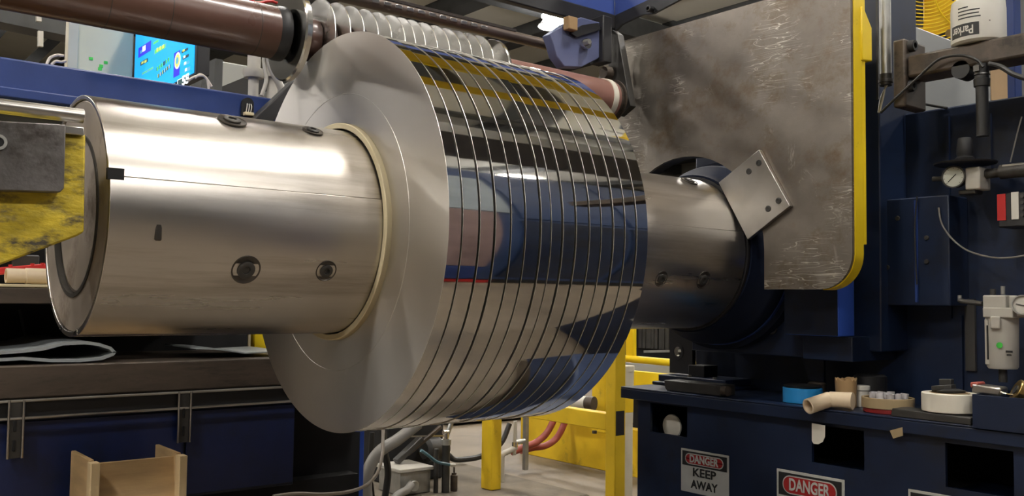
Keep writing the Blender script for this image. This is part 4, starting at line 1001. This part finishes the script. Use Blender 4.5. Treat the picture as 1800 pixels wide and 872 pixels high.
for px, py in ((1578, 384), (1629, 418), (1629, 460), (1560, 470)):
    build(MB().lathe(P(px, py, X=HX-.1215), (-1, 0, 0), [(0, 0), (0, .008), (.004, .007), (.004, 0)], 14), 'cover_bolt', 'dgrey', hs_)
for px, y0_, y1_ in ((1670, 205, 560), (1532+3, 200, 330), (1692, 555, 690), (1742, 200, 300)):
    q = P(px, (y0_+y1_)/2, X=HX-.001); build(MB().box((HX-.012, q.y-.004, P(px, y1_, X=HX).z), (HX-.0005, q.y+.004, P(px, y0_, X=HX).z)), 'weld_rib', 'blue_dk', hs_)
build(MB().box((HX-.012, 1.33, .9), (HX-.0005, 1.36, 1.12)), 'weld_rib', 'dgrey', hs_)
# hub and rings round the mandrel
build(MB().lathe((2.452, AY, AZ), ax, [(.02, .20), (.02, .262), (0, .262), (0, .268), (.05, .275), (.09, .305), (.10, .31), (.16, .31), (.165, .33), (.45, .33)], 72), 'bearing_hub', 'hub_dark', hs_)
build(MB().ring((2.4405, AY, AZ), ax, .01, .262, .22, 64), 'dark_ring', 'black', hs_)
build(MB().ring((2.60, AY, AZ), ax, .012, .314, .30, 72), 'ring_lip', 'blue', hs_)
# block under the hub with bolt heads
a, c = P(1216, 616, X=2.66), P(1412, 560, X=2.66)
build(MB().box((2.66, c.y-.02, a.z), (HX, a.y, a.z+.22)), 'hub_block', 'blue_dk', hs_, bevel=.004)
for px in (1249, 1358): build(MB().ring(P(px, 578, X=2.659), (-1, 0, 0), .006, .019, .0165, 28), 'bolt_boss', 'dgrey', hs_); build(MB().cyl(P(px, 578, X=2.659), P(px, 578, X=2.655), .0164, 24), 'bolt_head', 'blue_dk', hs_)
# brackets right of the hub
xa = 2.58; yb_ = P(1473, 550, X=xa).y; xb = P(1502, 550, Y=yb_).x; zb1 = P(1473, 592, X=xa).z
build(MB().box((xa, yb_, zb1), (xb, P(1380, 550, X=xa).y, 1.20)), 'lit_side_bracket', 'blue_bright', hs_, bevel=.003)  # bright blue paints the light on the side facing the camera
build(MB().box((xa-.004, yb_+.001, zb1+.002), (xa, P(1380, 550, X=xa).y, 1.19)), 'unlit_bracket_face', 'blue_dk', hs_)  # thin dark skin paints the unlit face of the same block
a, c = P(1411, 631, X=xa+.06), P(1498, 594, X=xa+.06)
build(MB().box((xa+.06, c.y, a.z), (HX, a.y, zb1-.001)), 'lower_bracket', 'blue_dk', hs_, bevel=.003)
build(MB().prism([P(1408, 631, X=xa+.2), P(1448, 631, X=xa+.2), P(1448, 690, X=xa+.2), P(1432, 690, X=xa+.2)], (.012, 0, 0)), 'gusset', 'blue_dk', hs_)
q = P(1536, 565, X=HX-.06); build(MB().cyl((HX-.01, q.y, P(1536, 590, X=HX-.01).z), (HX-.01, q.y, P(1536, 543, X=HX-.01).z), .012, 12), 'stud', 'dgrey', hs_)
# foot bracket with round eye
VX = 2.80
fb = thing('eye_bracket', 'black upright bracket with a round eye on the bench behind the dark bar', 'bracket', P(1195, 660, X=VX))
ey = P(1191, 618, X=VX)
a, c = P(1177, 655, X=VX), P(1217, 578, X=VX)
m = MB(); r_ = .022
m.box((VX, c.y, a.z), (VX+.02, a.y, ey.z-r_)); m.box((VX, c.y, ey.z+r_), (VX+.02, a.y, c.z+.02)); m.box((VX, ey.y+r_, ey.z-r_), (VX+.02, a.y, ey.z+r_)); m.box((VX, c.y, ey.z-r_), (VX+.02, ey.y-r_, ey.z+r_))
build(m, 'bracket_plate', 'black', fb)
build(MB().ring((VX-.001, ey.y, ey.z), ax, .024, r_*1.42, r_*.86, 32), 'eye_ring', 'black', fb)
build(MB().ring((VX+.002, ey.y, ey.z), ax, .02, r_*.86, r_*.78, 32), 'eye_lining', 'white', fb)
a, c = P(1157, 668, X=VX-.06), P(1275, 655, X=VX-.06)
build(MB().box((VX-.06, c.y, BZ+.012), (VX+.095, a.y, a.z+.022)), 'foot_plate', 'blue_dk', fb, bevel=.003)
build(MB().box((VX-.10, c.y-.02, BZ+.0005), (VX+.095, P(1146, 670, X=VX-.1).y, BZ+.012)), 'base_plate', 'blue_dk', fb, bevel=.003)
for px in (1212, 1256): build(MB().lathe((VX-.04, P(px, 655, X=VX-.04).y, a.z+.022), (0, 0, 1), [(0, 0), (0, .009), (.006, .008), (.006, 0)], 6), 'foot_bolt', 'steel', fb)
build(MB().box((VX-.02, P(1238, 640, X=VX-.02).y, a.z+.022), (VX+.06, P(1210, 640, X=VX-.02).y, a.z+.065)), 'foot_block', 'black', fb, bevel=.002)

# ================================================================== UPPER RIGHT
KX = 2.66
q = P(1556, 60, X=KX); zc0 = P(1556, 131, X=KX).z
cp = thing('conduit_pipe', 'silver vertical conduit pipe ending in loose wires beside the yellow plate edge', 'conduit', (KX, q.y, zc0))
build(MB().cyl((KX, q.y, zc0), (KX, q.y, 2.6), .0175, 20), 'pipe', 'galv', cp)
build(MB().lathe((KX, q.y, zc0-.035), (0, 0, 1), [(0, 0), (0, .019), (.008, .0195), (.009, .022), (.018, .022), (.019, .0195), (.035, .0205), (.035, 0)], 20), 'coupling', 'dgrey', cp)
for k in range(3):
    build(MB().tube([(KX, q.y-.004*k, zc0-.03), P(1553-k*2, 170, X=KX), P(1546-3*k+k*k, 198, X=KX)], .0028, 6), 'loose_wire', 'galv' if k else 'white', cp)
# flange with bolts and the dark beam
FX2 = 2.62
bz0, bz1 = P(1595, 137, X=FX2).z, P(1595, 98, X=FX2).z
bt = thing('hose_beam', 'dark square steel beam running out from a bolted flange at upper right', 'beam', (FX2, 1.0, bz0))
build(MB().box((FX2, .4, bz0), (FX2+.10, P(1594, 115, X=FX2).y, bz1)), 'beam_tube', 'brown_steel', bt, bevel=.008)
a, c = P(1569, 190, X=FX2-.01), P(1594, 66, X=FX2-.01)
build(MB().box((FX2-.01, P(1594, 115, X=FX2).y, a.z), (HX-.165, P(1569, 115, X=FX2-.01).y, c.z)), 'flange', 'brown_steel', bt, bevel=.006)
for px, py in ((1598, 82), (1596, 152)):
    q = P(px, py, X=FX2+.02); m = MB(); m.lathe((FX2+.02, q.y+.03, q.z), (0, -1, 0), [(0, 0), (0, .018), (.045, .018), (.05, .016), (.05, .009), (.035, .009), (.035, 0)], 20)
    build(m, 'flange_bolt', 'black', bt)
# oil filter
q = P(1720, 70, X=FX2+.05); fr_ = .072
of = thing('oil_filter', 'white spin-on oil filter standing on the dark beam, its black label upside down', 'oil filter', (FX2+.05, q.y, bz1))
build(MB().lathe((FX2+.05, q.y, bz1+.0005), (0, 0, 1), [(0, 0), (0, fr_-.008), (.006, fr_-.001), (.012, fr_), (.10, fr_), (.125, fr_-.003), (.135, fr_-.016), (.25, fr_-.018), (.25, 0)], 48), 'filter_can', 'white', of)
# curved label band and printed words wrapped on the can
def can_pt(g, z, lift=.0006): return (FX2+.05-(fr_+lift)*math.cos(g), q.y-(fr_+lift)*math.sin(g), bz1+z)
def can_patch(g0, g1, z0, z1, mt, nm, lift=.0006):
    m = MB(); n = 14; vs = []
    for l_ in (0, lift):
        for z in (z0, z1):
            for k in range(n+1): vs.append(can_pt(g0+(g1-g0)*k/n, z, l_))
    K = n+1; fs = []
    for k in range(n): fs += [(2*K+k, 2*K+k+1, 3*K+k+1, 3*K+k), (k, 2*K+k, 2*K+k+1, k+1), (K+k, K+k+1, 3*K+k+1, 3*K+k)]
    fs += [(0, K, 3*K, 2*K), (n, K+n, 3*K+n, 2*K+n)]
    m.add(vs, fs); return build(m, nm, mt, of)
can_patch(-.75, .45, .016, .052, 'ink', 'label_band')
def can_text(s, g, z, size, mt, width, lift=.0012, flip=True):
    cu = bpy.data.curves.new('t', 'FONT'); cu.body = s; cu.size = size; cu.align_x = 'CENTER'; cu.align_y = 'CENTER'; cu.offset = .0006
    to = bpy.data.objects.new('t', cu); C.objects.link(to); bpy.context.view_layer.update()
    me = bpy.data.meshes.new_from_object(to.evaluated_get(bpy.context.evaluated_depsgraph_get())); bpy.data.objects.remove(to)
    xs_ = [v.co.x for v in me.vertices]; k = width/(max(xs_)-min(xs_)); off = of.location
    for v in me.vertices:
        x, y = v.co.x*k, v.co.y
        if flip: x, y = -x, -y
        v.co = Vector(can_pt(g+x/fr_, z+y, lift))-off
    me.materials.clear(); me.materials.append(M_[mt]); me.name = 'filter_print'
    o = bpy.data.objects.new('filter_print', me); link(o, of)
can_text('Parker', -.20, .034, .034, 'white', .066)
for k, (wd_, z) in enumerate(((.062, .066), (.058, .076), (.060, .086), (.03, .096))):
    can_patch(-.35, -.35+wd_/fr_, z, z+.0035, 'ink', 'print_line', .0005)
can_patch(.80, .86, .052, .054, 'ink', 'print_line', .0005)
# grey cabinet, blue post and fan behind
CY = 1.62
zt4 = P(1583, 36, Y=CY).z; cx0 = P(1578, 60, Y=CY).x
gc = thing('grey_cabinet', 'light grey cabinet with a rusty stain behind the dark beam', 'cabinet', (cx0, CY, hz1+.001))
build(MB().box((cx0, CY, hz1+.001), (HX+1.15, CY+.45, zt4)), 'cabinet_body', 'lgrey', gc, bevel=.005)
qa, qb = P(1742, 176, Y=CY-.002), P(1786, 132, Y=CY-.002)
build(MB().box((qa.x, CY-.003, qa.z), (qb.x, CY, qb.z)), 'rusty_panel', 'card', gc, bevel=.001)
a = P(1769, 60, X=3.02); c = P(1783, 60, X=3.02)
tag(build(MB().box((3.02, c.y, hz1+.0005), (3.07, a.y, 2.5)), 'blue_post', 'blue', bevel=.002), 'narrow pale blue upright post right of the white oil filter', 'post')
tag(build(MB().box((3.1, .9, hz1+.0005), (3.35, P(1787, 60, X=3.1).y, 2.45)), 'grey_wall_box', 'lgrey', bevel=.004), 'grey upright panel at the edge beside the narrow blue post', 'panel')
fy = 2.25; fc = P(1630, -38, Y=fy); frd = .34
fd = (Vector((0, 0, H))-fc); fd.z *= .3; fd.normalize()
fn = thing('yellow_fan', 'yellow round wire-guarded fan above the light grey cabinet', 'fan', fc-Vector((0, 0, .35)))
fx = Vector((0, 0, 1)).cross(fd).normalized(); fz_u = fd.cross(fx)
def fpt(r, g, h=0): return fc+(fx*math.cos(g)+fz_u*math.sin(g))*r+fd*h
for k in range(17):
    r = .06+.0172*k; build(MB().lathe(fc+fd*(.06-.06*(r/frd)**2), fd, [(-.0022, r-.0022), (-.0022, r+.0022), (.0022, r+.0022), (.0022, r-.0022)], 72, close=True), 'guard_ring', 'yellow_new', fn)
for k in range(8):
    g = 2*PI*k/8+.2; build(MB().tube([fpt(.05, g, .062), fpt(.2, g+.12, .045), fpt(.34, g+.3, .002)], .0032, 6), 'guard_spoke', 'yellow_new', fn)
build(MB().lathe(fc+fd*.055, fd, [(0, 0), (0, .06), (.012, .055), (.012, 0)], 28), 'hub_badge', 'yellow_new', fn)
build(MB().ring(fc-fd*.16, fd, .18, .352, .345, 64), 'fan_drum', 'yellow_new', fn)
for k in range(4):
    g0 = PI/2*k
    build(MB().add([fpt(.04, g0, -.02), fpt(.30, g0-.1, -.045), fpt(.31, g0+.7, .01), fpt(.05, g0+.9, -.01), fpt(.04, g0, -.023), fpt(.30, g0-.1, -.048), fpt(.31, g0+.7, .007), fpt(.05, g0+.9, -.013)],
          [(0, 1, 2, 3), (7, 6, 5, 4), (0, 4, 5, 1), (1, 5, 6, 2), (2, 6, 7, 3), (3, 7, 4, 0)]), 'fan_blade', 'yellow', fn)
build(MB().cyl(fc-fd*.10, fc-fd*.02, .07, 24), 'motor', 'dgrey', fn)
build(MB().cyl((fc-fd*.12)-Vector((0, 0, .9)), fc-fd*.12, .02, 14), 'fan_pole', 'yellow', fn)
q9 = P(1668, 58, Y=2.1); build(MB().cyl(q9, q9+Vector((.05, 0, .01)), .018, 14), 'tilt_knob', 'brass', fn)
# cables and black hose fitting
def cab(pts_, r, lab, mt='rubber', X=2.6, cat='cable', nm='cable'):
    return tag(build(MB().tube([P(x, y, X=X) for x, y in pts_], r, 8), nm, mt), lab, cat)
cab([(1548, 198), (1575, 172), (1610, 140), (1645, 108), (1668, 99), (1695, 98), (1718, 106), (1728, 118)], .0042, 'black cable arching across the front of the dark beam')
cab([(1738, 112), (1760, 118), (1785, 132), (1830, 146)], .007, 'black hose leaving the beam and running to the picture edge', nm='black_hose', cat='hose')
cab([(1584, 180), (1600, 176), (1630, 184), (1665, 190)], .004, 'thin dark blue cable on top of the housing edge', X=2.885)
cab([(1796, 205), (1788, 235), (1776, 285)], .0022, 'thin grey tube rising from the regulator pipe', 'hose_grey', X=2.8)
cab([(1650, 365), (1655, 392), (1672, 418), (1700, 440), (1740, 452), (1775, 453), (1820, 446)], .0028, 'thin grey air tube drooping under the pressure regulator', 'hose_grey', X=2.77)
cab([(1612, 345), (1608, 400), (1610, 470), (1612, 500)], .0026, 'thin dark tube running down the blue cover box', 'rubber', X=2.765)
q = P(1726, 150, X=2.63)
bf = thing('black_hose_fitting', 'black vertical hose with crimped collar dropping below the dark beam', 'hose', (2.63, q.y, 1.55))
zq = lambda y: P(1726, y, X=2.63).z
build(MB().lathe((2.63, q.y, zq(152)), (0, 0, 1), [(0, 0), (0, .021), (.02, .022), (.022, .019), (.03, .019), (.032, .022), (.036, .019), (zq(112)-zq(152)-.002, .019), (zq(112)-zq(152)-.002, 0)], 24), 'collar', 'rubber', bf)
build(MB().cyl((2.63, q.y, zq(240)), (2.63, q.y, zq(152)), .0165, 20), 'hose_tail', 'rubber', bf)
build(MB().box((2.605, q.y-.004, zq(127)), (2.612, q.y+.012, zq(117))), 'foil_tag', 'chrome', bf)
q = P(1688, 122, X=2.62); tag(build(MB().lathe((2.62, q.y, bz0-.004), (1, 0, 0), [(0, 0), (0, .026), (.05, .026), (.05, 0)], 24), 'cable_clamp', 'rubber'), 'round black cable clamp under the dark beam', 'clamp')
# pressure regulator with gauge
RX = 2.74
rq = P(1694, 310, X=RX)
rg = thing('pressure_regulator', 'pressure regulator with round dial gauge and black knob on the blue housing', 'pressure regulator', rq)
def rb(px0, py0, px1, py1, x0, x1, nm, mt, bev=.002):
    a = P(px0, py1, X=x0); c = P(px1, py0, X=x0); return build(MB().box((x0, c.y, a.z), (x1, a.y, c.z)), nm, mt, rg, bevel=bev)
rb(1696, 292, 1722, 334, RX-.01, RX+.06, 'regulator_body', 'grey_plastic', .004)
rb(1684, 332, 1714, 342, RX+.0, RX+.05, 'lower_cap', 'dgrey', .003)
kx = P(1696, 260, X=RX+.02); 
build(MB().lathe((RX+.02, kx.y, P(1696, 283, X=RX+.02).z), (0, 0, 1), [(0, 0), (0, .026), (.008, .027), (.012, .022), (.018, .022), (.024, .0235), (.062, .0205), (.068, .018), (.068, 0)], 28), 'adjusting_knob', 'black', rg)
build(MB().lathe((RX+.02, kx.y, P(1696, 289, X=RX+.02).z), (0, 0, 1), [(0, 0), (0, .085), (.004, .087), (.005, .083), (.005, 0)], 40), 'mounting_disc', 'black', rg)
gq = P(1676, 311, X=RX-.02); gd = Vector((-1, -.12, 0)).normalized()
build(MB().lathe(gq+Vector((.03, .0035, 0)), gd, [(0, 0), (0, .030), (.025, .031), (.03, .033), (.034, .033), (.034, .0295), (.030, .029)], 40), 'gauge_case', 'dgrey', rg)
gf = build(MB().lathe(gq+gd*.0005, gd, [(0, 0), (0, .0288), (.0008, .0288), (.0008, 0)], 36), 'gauge_dial', 'glass_face', rg)
gr = Vector((0, 0, 1)).cross(-gd).normalized()
if gr.y > 0: gr = -gr
def gp_(r, a): return gq+gd*.0022+gr*r*math.cos(a)+Vector((0, 0, 1))*r*math.sin(a)
build(MB().bar(gp_(.021, math.radians(225)), gp_(.011, math.radians(45)), .0022, .0008, gd), 'needle', 'ink', gf)
for k in range(9):
    g = math.radians(225-270*k/8); build(MB().bar(gp_(.0235, g), gp_(.0275, g), .0012, .0004, gd), 'tick', 'ink', gf)
pz0 = P(1762, 303, X=RX+.03)
build(MB().cyl((RX+.03, P(1722, 306, X=RX).y, pz0.z), (RX+.03, pz0.y, pz0.z), .014, 16), 'outlet_nipple', 'dgrey', rg)
build(MB().cyl((RX+.02, pz0.y, pz0.z), (RX+.02, .85, pz0.z), .021, 20), 'outlet_pipe', 'dgrey', rg)
build(MB().cyl((RX+.012, pz0.y-.01, pz0.z+.012), (RX+.012, .85, pz0.z+.012), .008, 12), 'bright_tube', 'steel', rg)
build(MB().cyl(P(1640, 315, X=RX+.03), P(1658, 314, X=RX+.03), .008, 12), 'inlet_fitting', 'dgrey', rg)
# red and white control box
a, c = P(1754, 388, X=2.76), P(1840, 334, X=2.76)
rbx = thing('red_control_box', 'small dark control box with red end and white strip under the regulator pipe', 'control box', (2.76, c.y, a.z))
build(MB().box((2.76, c.y, a.z-.02), (2.86, a.y, c.z)), 'box_body', 'black', rbx, bevel=.004)
a2 = P(1768, 388, X=2.757); build(MB().box((2.757, a2.y, a.z), (2.7605, a.y, c.z-.002)), 'red_end', 'red', rbx)
a3, a4 = P(1778, 386, X=2.756), P(1790, 337, X=2.756); build(MB().box((2.756, a4.y, a3.z), (2.7605, a3.y, a4.z)), 'white_strip', 'white', rbx)
for k in range(4):
    q = P(1797, 345+11*k, X=2.757); build(MB().lathe(q, (-1, 0, 0), [(0, 0), (0, .005), (.003, .005), (.003, 0)], 12), 'button', 'dgrey', rbx)
# air filter unit
AX = 2.68
fu = thing('air_filter_unit', 'pale grey air filter bowl with a green sticker hanging above the tray', 'air filter', P(1760, 600, X=AX))
def fbx(px0, py0, px1, py1, x0, x1, nm, mt, bev=.002, par=None):
    a = P(px0, py1, X=x0); c = P(px1, py0, X=x0); return build(MB().box((x0, c.y, a.z), (x1, a.y, c.z)), nm, mt, par or fu, bevel=bev)
fbx(1727, 519, 1768, 542, AX-.03, AX+.05, 'filter_head', 'grey_plastic', .004)
fbx(1727, 541, 1780, 558, AX-.034, AX+.055, 'clamp_band', 'grey_plastic', .003)
q = P(1762, 600, X=AX+.01); zz0 = P(1762, 648, X=AX+.01).z; zz1 = P(1762, 558, X=AX+.01).z
build(MB().lathe((AX+.01, q.y, zz0), (0, 0, 1), [(0, 0), (0, .036), (.006, .040), (zz1-zz0, .042), (zz1-zz0, 0)], 36), 'filter_bowl', 'grey_plastic', fu)
build(MB().cyl((AX+.01, q.y, P(1765, 672, X=AX+.01).z), (AX+.01, q.y, zz0), .011, 16), 'drain_stem', 'dgrey', fu)
sg2 = fbx(1731, 561, 1743, 641, AX-.024, AX-.010, 'sight_tube', 'grey_plastic', .003); fbx(1735, 572, 1737, 632, AX-.0255, AX-.024, 'sight_slot', 'ink', 0, sg2)
fbx(1740, 556, 1757, 578, AX-.043, AX-.034, 'release_catch', 'grey_plastic', .004)
q2_ = P(1757, 607, X=AX-.033); build(MB().lathe(q2_, (-1, -.1, 0), [(0, 0), (0, .0085), (.0012, .0085), (.0012, 0)], 9), 'green_sticker', 'green', fu)
q3_ = P(1774, 621, X=AX-.030); build(MB().cbox(q3_+Vector((0, 0, .004)), (.001, .018, .006)), 'print_mark', 'ink', fu); build(MB().cbox(q3_-Vector((0, 0, .005)), (.001, .013, .004)), 'print_mark', 'ink', fu)
build(MB().tube([P(1727, 534, X=AX), P(1712, 532, X=AX), P(1694, 530, X=AX), P(1686, 527, X=AX)], .0075, 10), 'elbow_fitting', 'dgrey', fu)
build(MB().cyl(P(1687, 530, X=AX), P(1687, 519, X=AX), .006, 12), 'elbow_tip', 'galv', fu)
build(MB().cyl(P(1763, 518, X=AX), P(1763, 503, X=AX), .006, 10), 'top_screw', 'galv', fu); build(MB().cyl(P(1745, 519, X=AX), P(1745, 508, X=AX), .008, 10), 'top_screw', 'dgrey', fu)
fbx(1768, 520, 1830, 556, AX-.01, AX+.05, 'side_block', 'grey_plastic', .004)
gq = P(1796, 536, X=AX-.03)
build(MB().lathe(gq+Vector((.02, 0, 0)), gd, [(0, 0), (0, .024), (.018, .025), (.022, .027), (.026, .027), (.026, .024), (.022, .0235)], 36), 'gauge_case', 'galv', fu)
gf = build(MB().lathe(gq-gd*.0015, gd, [(0, 0), (0, .0233), (.0008, .0233), (.0008, 0)], 32), 'gauge_dial', 'white', fu)
build(MB().bar(gp_(.014, math.radians(170)), gp_(.010, math.radians(-15)), .002, .0008, gd), 'needle', 'ink', gf)

# ================================================================== OVERARM (upper centre)
OX = 2.40
cn = P(1081, 28, X=OX); oz = cn.z; oy = cn.y
ov = thing('blue_overarm', 'bright blue overhead arm box with dark flanges at the top of the picture', 'machine arm', (OX, oy, oz))
build(MB().box((.9, oy, oz), (OX+.0, oy+.05, oz+.11)), 'arm_beam', 'blue_light', ov, bevel=.004)
build(MB().prism([P(1081, 28, X=OX), P(1240, -45, X=OX), P(1240, -75, X=OX), P(1081, -75, X=OX)], (.012, 0, 0)), 'arm_plate', 'blue_light', ov)
zf = P(1060, 47, Y=oy-.01).z
build(MB().box((.9, oy-.012, zf), (OX+.0, oy+.02, oz-.0005)), 'lower_flange', 'black', ov, bevel=.004)
zf2 = P(1150, 22, X=OX-.01).z
build(MB().prism([P(1064, 66, X=OX-.012), P(1076, 60, X=OX-.012), P(1092, 43, X=OX-.012), P(1130, 25, X=OX-.012), P(1148, 24, X=OX-.012), P(1250, -30, X=OX-.012), P(1250, -52, X=OX-.012), P(1081, 27, X=OX-.012), P(1060, 40, X=OX-.012)], (.011, 0, 0)), 'side_flange', 'black', ov)
q = P(1146, 17, X=OX-.013); build(MB().lathe(q, (-1, 0, 0), [(-.01, 0), (-.01, .012), (.02, .012), (.022, .01), (.022, .006), (.01, .006), (.01, 0)], 18), 'flange_bolt', 'black', ov)
ob = thing('pivot_bracket', 'blue-grey pivot bracket with a big silver nut above the roll end', 'bracket', P(1020, 80, Y=oy-.02))
YO = oy-.06
pts = [P(x, y, Y=YO) for x, y in ((966, 60), (996, 40), (1022, 30), (1058, 40), (1064, 92), (1050, 104), (1022, 118), (992, 117), (978, 98), (972, 76))]
build(MB().prism(pts, (0, .04, 0)), 'bracket_plate', 'blue_grey', ob, bevel=.003)
pts = [P(x, y, Y=YO-.012) for x, y in ((1004, 58), (1024, 44), (1052, 40), (1056, 52), (1030, 60), (1014, 65))]
build(MB().prism(pts, (0, .012, 0)), 'dark_web', 'black', ob)
q = P(1031, 77, Y=YO-.012)
build(MB().lathe(q, (0, 1, 0), [(-.006, 0), (-.006, .018), (0, .019), (.012, .019), (.012, 0)], 28), 'washer', 'chrome', ob)
build(MB().lathe(q+Vector((-.012, -.016, 0)), (0, 1, 0), [(-.012, 0), (-.012, .010), (.012, .012), (.012, 0)], 6), 'hex_nut', 'galv', ob)
a, c = P(1000, 50, Y=YO-.03), P(1016, 31, Y=YO-.03); build(MB().box((a.x, YO-.03, a.z), (c.x, YO, c.z)), 'tan_block', 'card', ob, bevel=.003)
a, c = P(1060, 108, Y=YO-.02), P(1076, 30, Y=YO-.02); build(MB().box((a.x, YO-.02, a.z), (c.x, YO+.045, c.z)), 'vertical_arm', 'black', ob, bevel=.004)
BXx = 2.345
pts = [P(x, y, X=BXx) for x, y in ((1076, 52), (1086, 60), (1108, 186), (1087, 204), (1072, 175), (1068, 96))]
build(MB().prism(pts, (.03, 0, 0)), 'end_plate', 'dgrey', ob, bevel=.002)
q = P(1064, 128, X=BXx-.02); build(MB().lathe(q, ax, [(-.01, 0), (-.01, .022), (.02, .026), (.02, 0)], 18), 'pivot_boss', 'brown_steel', ob)

# ================================================================== WORKSHOP AROUND, mirrored in the steel
def outside(mb, name, mt, label, cat, bevel=.01):
    return tag(build(mb, name, mt, None, bevel), label, cat)
g = thing('crane_girder', 'yellow overhead crane girder above the picture, mirrored in the coils', 'crane', (0, 4.7, 5.2))
build(MB().box((-15.9, 3.5, 5.25), (14, 4.5, 5.8)), 'girder', 'yellow_new', g); build(MB().box((-15.9, 1.8, 5.3), (14, 2.25, 5.75)), 'girder', 'yellow_new', g)
for x in (-12, -4, 4, 12): build(MB().box((x, 1.85, 5.8), (x+.2, 4.4, 6.45)), 'girder_hanger', 'purlin', g)
ec = thing('blue_machine_cabinet', 'tall blue machine cabinet beside the camera, mirrored in the coils', 'cabinet', (3.5, -.8, 0))
build(MB().box((2.3, -1.3, .12), (6.2, -.45, 2.85)), 'cabinet_body', 'blue_mid', ec, bevel=.01)
build(MB().box((2.3, -1.3, 0), (6.2, -.5, .12)), 'plinth', 'black', ec)
build(MB().box((2.3, -.45, .12), (2.85, -.43, .45)), 'kick_panel', 'blue', ec, bevel=.004)
build(MB().box((2.3, -.45, .46), (2.85, -.43, 1.75)), 'lower_door', 'pink_door', ec, bevel=.004)
build(MB().box((2.3, -.45, 1.76), (2.95, -.43, 2.6)), 'upper_door', 'pale_door', ec, bevel=.004)
build(MB().box((2.3, -.45, .02), (3.0, -.44, .09)), 'red_strip', 'red', ec)
for k in range(4): build(MB().box((3.0+.8*k, -.45, .2), (3.74+.8*k, -.43, 1.6)), 'door', 'blue_dk', ec, bevel=.004); build(MB().box((3.0+.8*k, -.45, 1.65), (3.74+.8*k, -.43, 2.75)), 'door', 'blue_mid', ec, bevel=.004)
outside(MB().box((3.0, -1.3, 4.1), (9.5, .0, 4.9)), 'overhead_duct', 'wall_dark', 'dark overhead duct outside the picture, mirrored in the coils', 'duct')
for y in (-1.0, -.3):
    for x in (3.6, 8.9): tag(build(MB().cyl((x, y, 4.9), (x, y, 7.06), .02, 8), 'duct_hanger', 'purlin'), 'thin rod holding the overhead duct', 'rod', 'rods holding the overhead duct')
cc = thing('coil_car', 'low blue coil car on the floor under the coils, below the picture', 'coil car', (2.2, 2.3, 0))
build(MB().box((2.18, 1.55, .05), (2.51, 2.9, .30)), 'car_body', 'blue_car', cc, bevel=.01)
build(MB().box((2.25, 1.65, 0), (2.5, 2.8, .05)), 'car_base', 'black', cc)

tag(build(MB().tube([P(430, -6, Y=3.25), P(452, 5, Y=3.25), P(476, 2, Y=3.25), P(500, 9, Y=3.25), P(512, -6, Y=3.25)], .006, 8), 'red_cable', 'red'), 'red cable loop showing above the dark brown roll', 'cable')

a, c = P(447, 616, Y=3.3), P(472, 580, Y=3.3)
tag(build(MB().box((a.x, 3.3, z_t+.0005), (c.x+.02, 3.34, c.z+.08)), 'yellow_post', 'yellow_new', bevel=.002), 'short yellow post on the table glimpsed left of the coil under the mandrel', 'post')
a, c = P(436, 616, Y=3.3), P(441, 580, Y=3.3)
tag(build(MB().box((a.x, 3.3, z_t+.0005), (c.x, 3.31, c.z+.08)), 'cream_strip', 'cream'), 'thin upright cream strip beside the short yellow post on the table', 'strip')
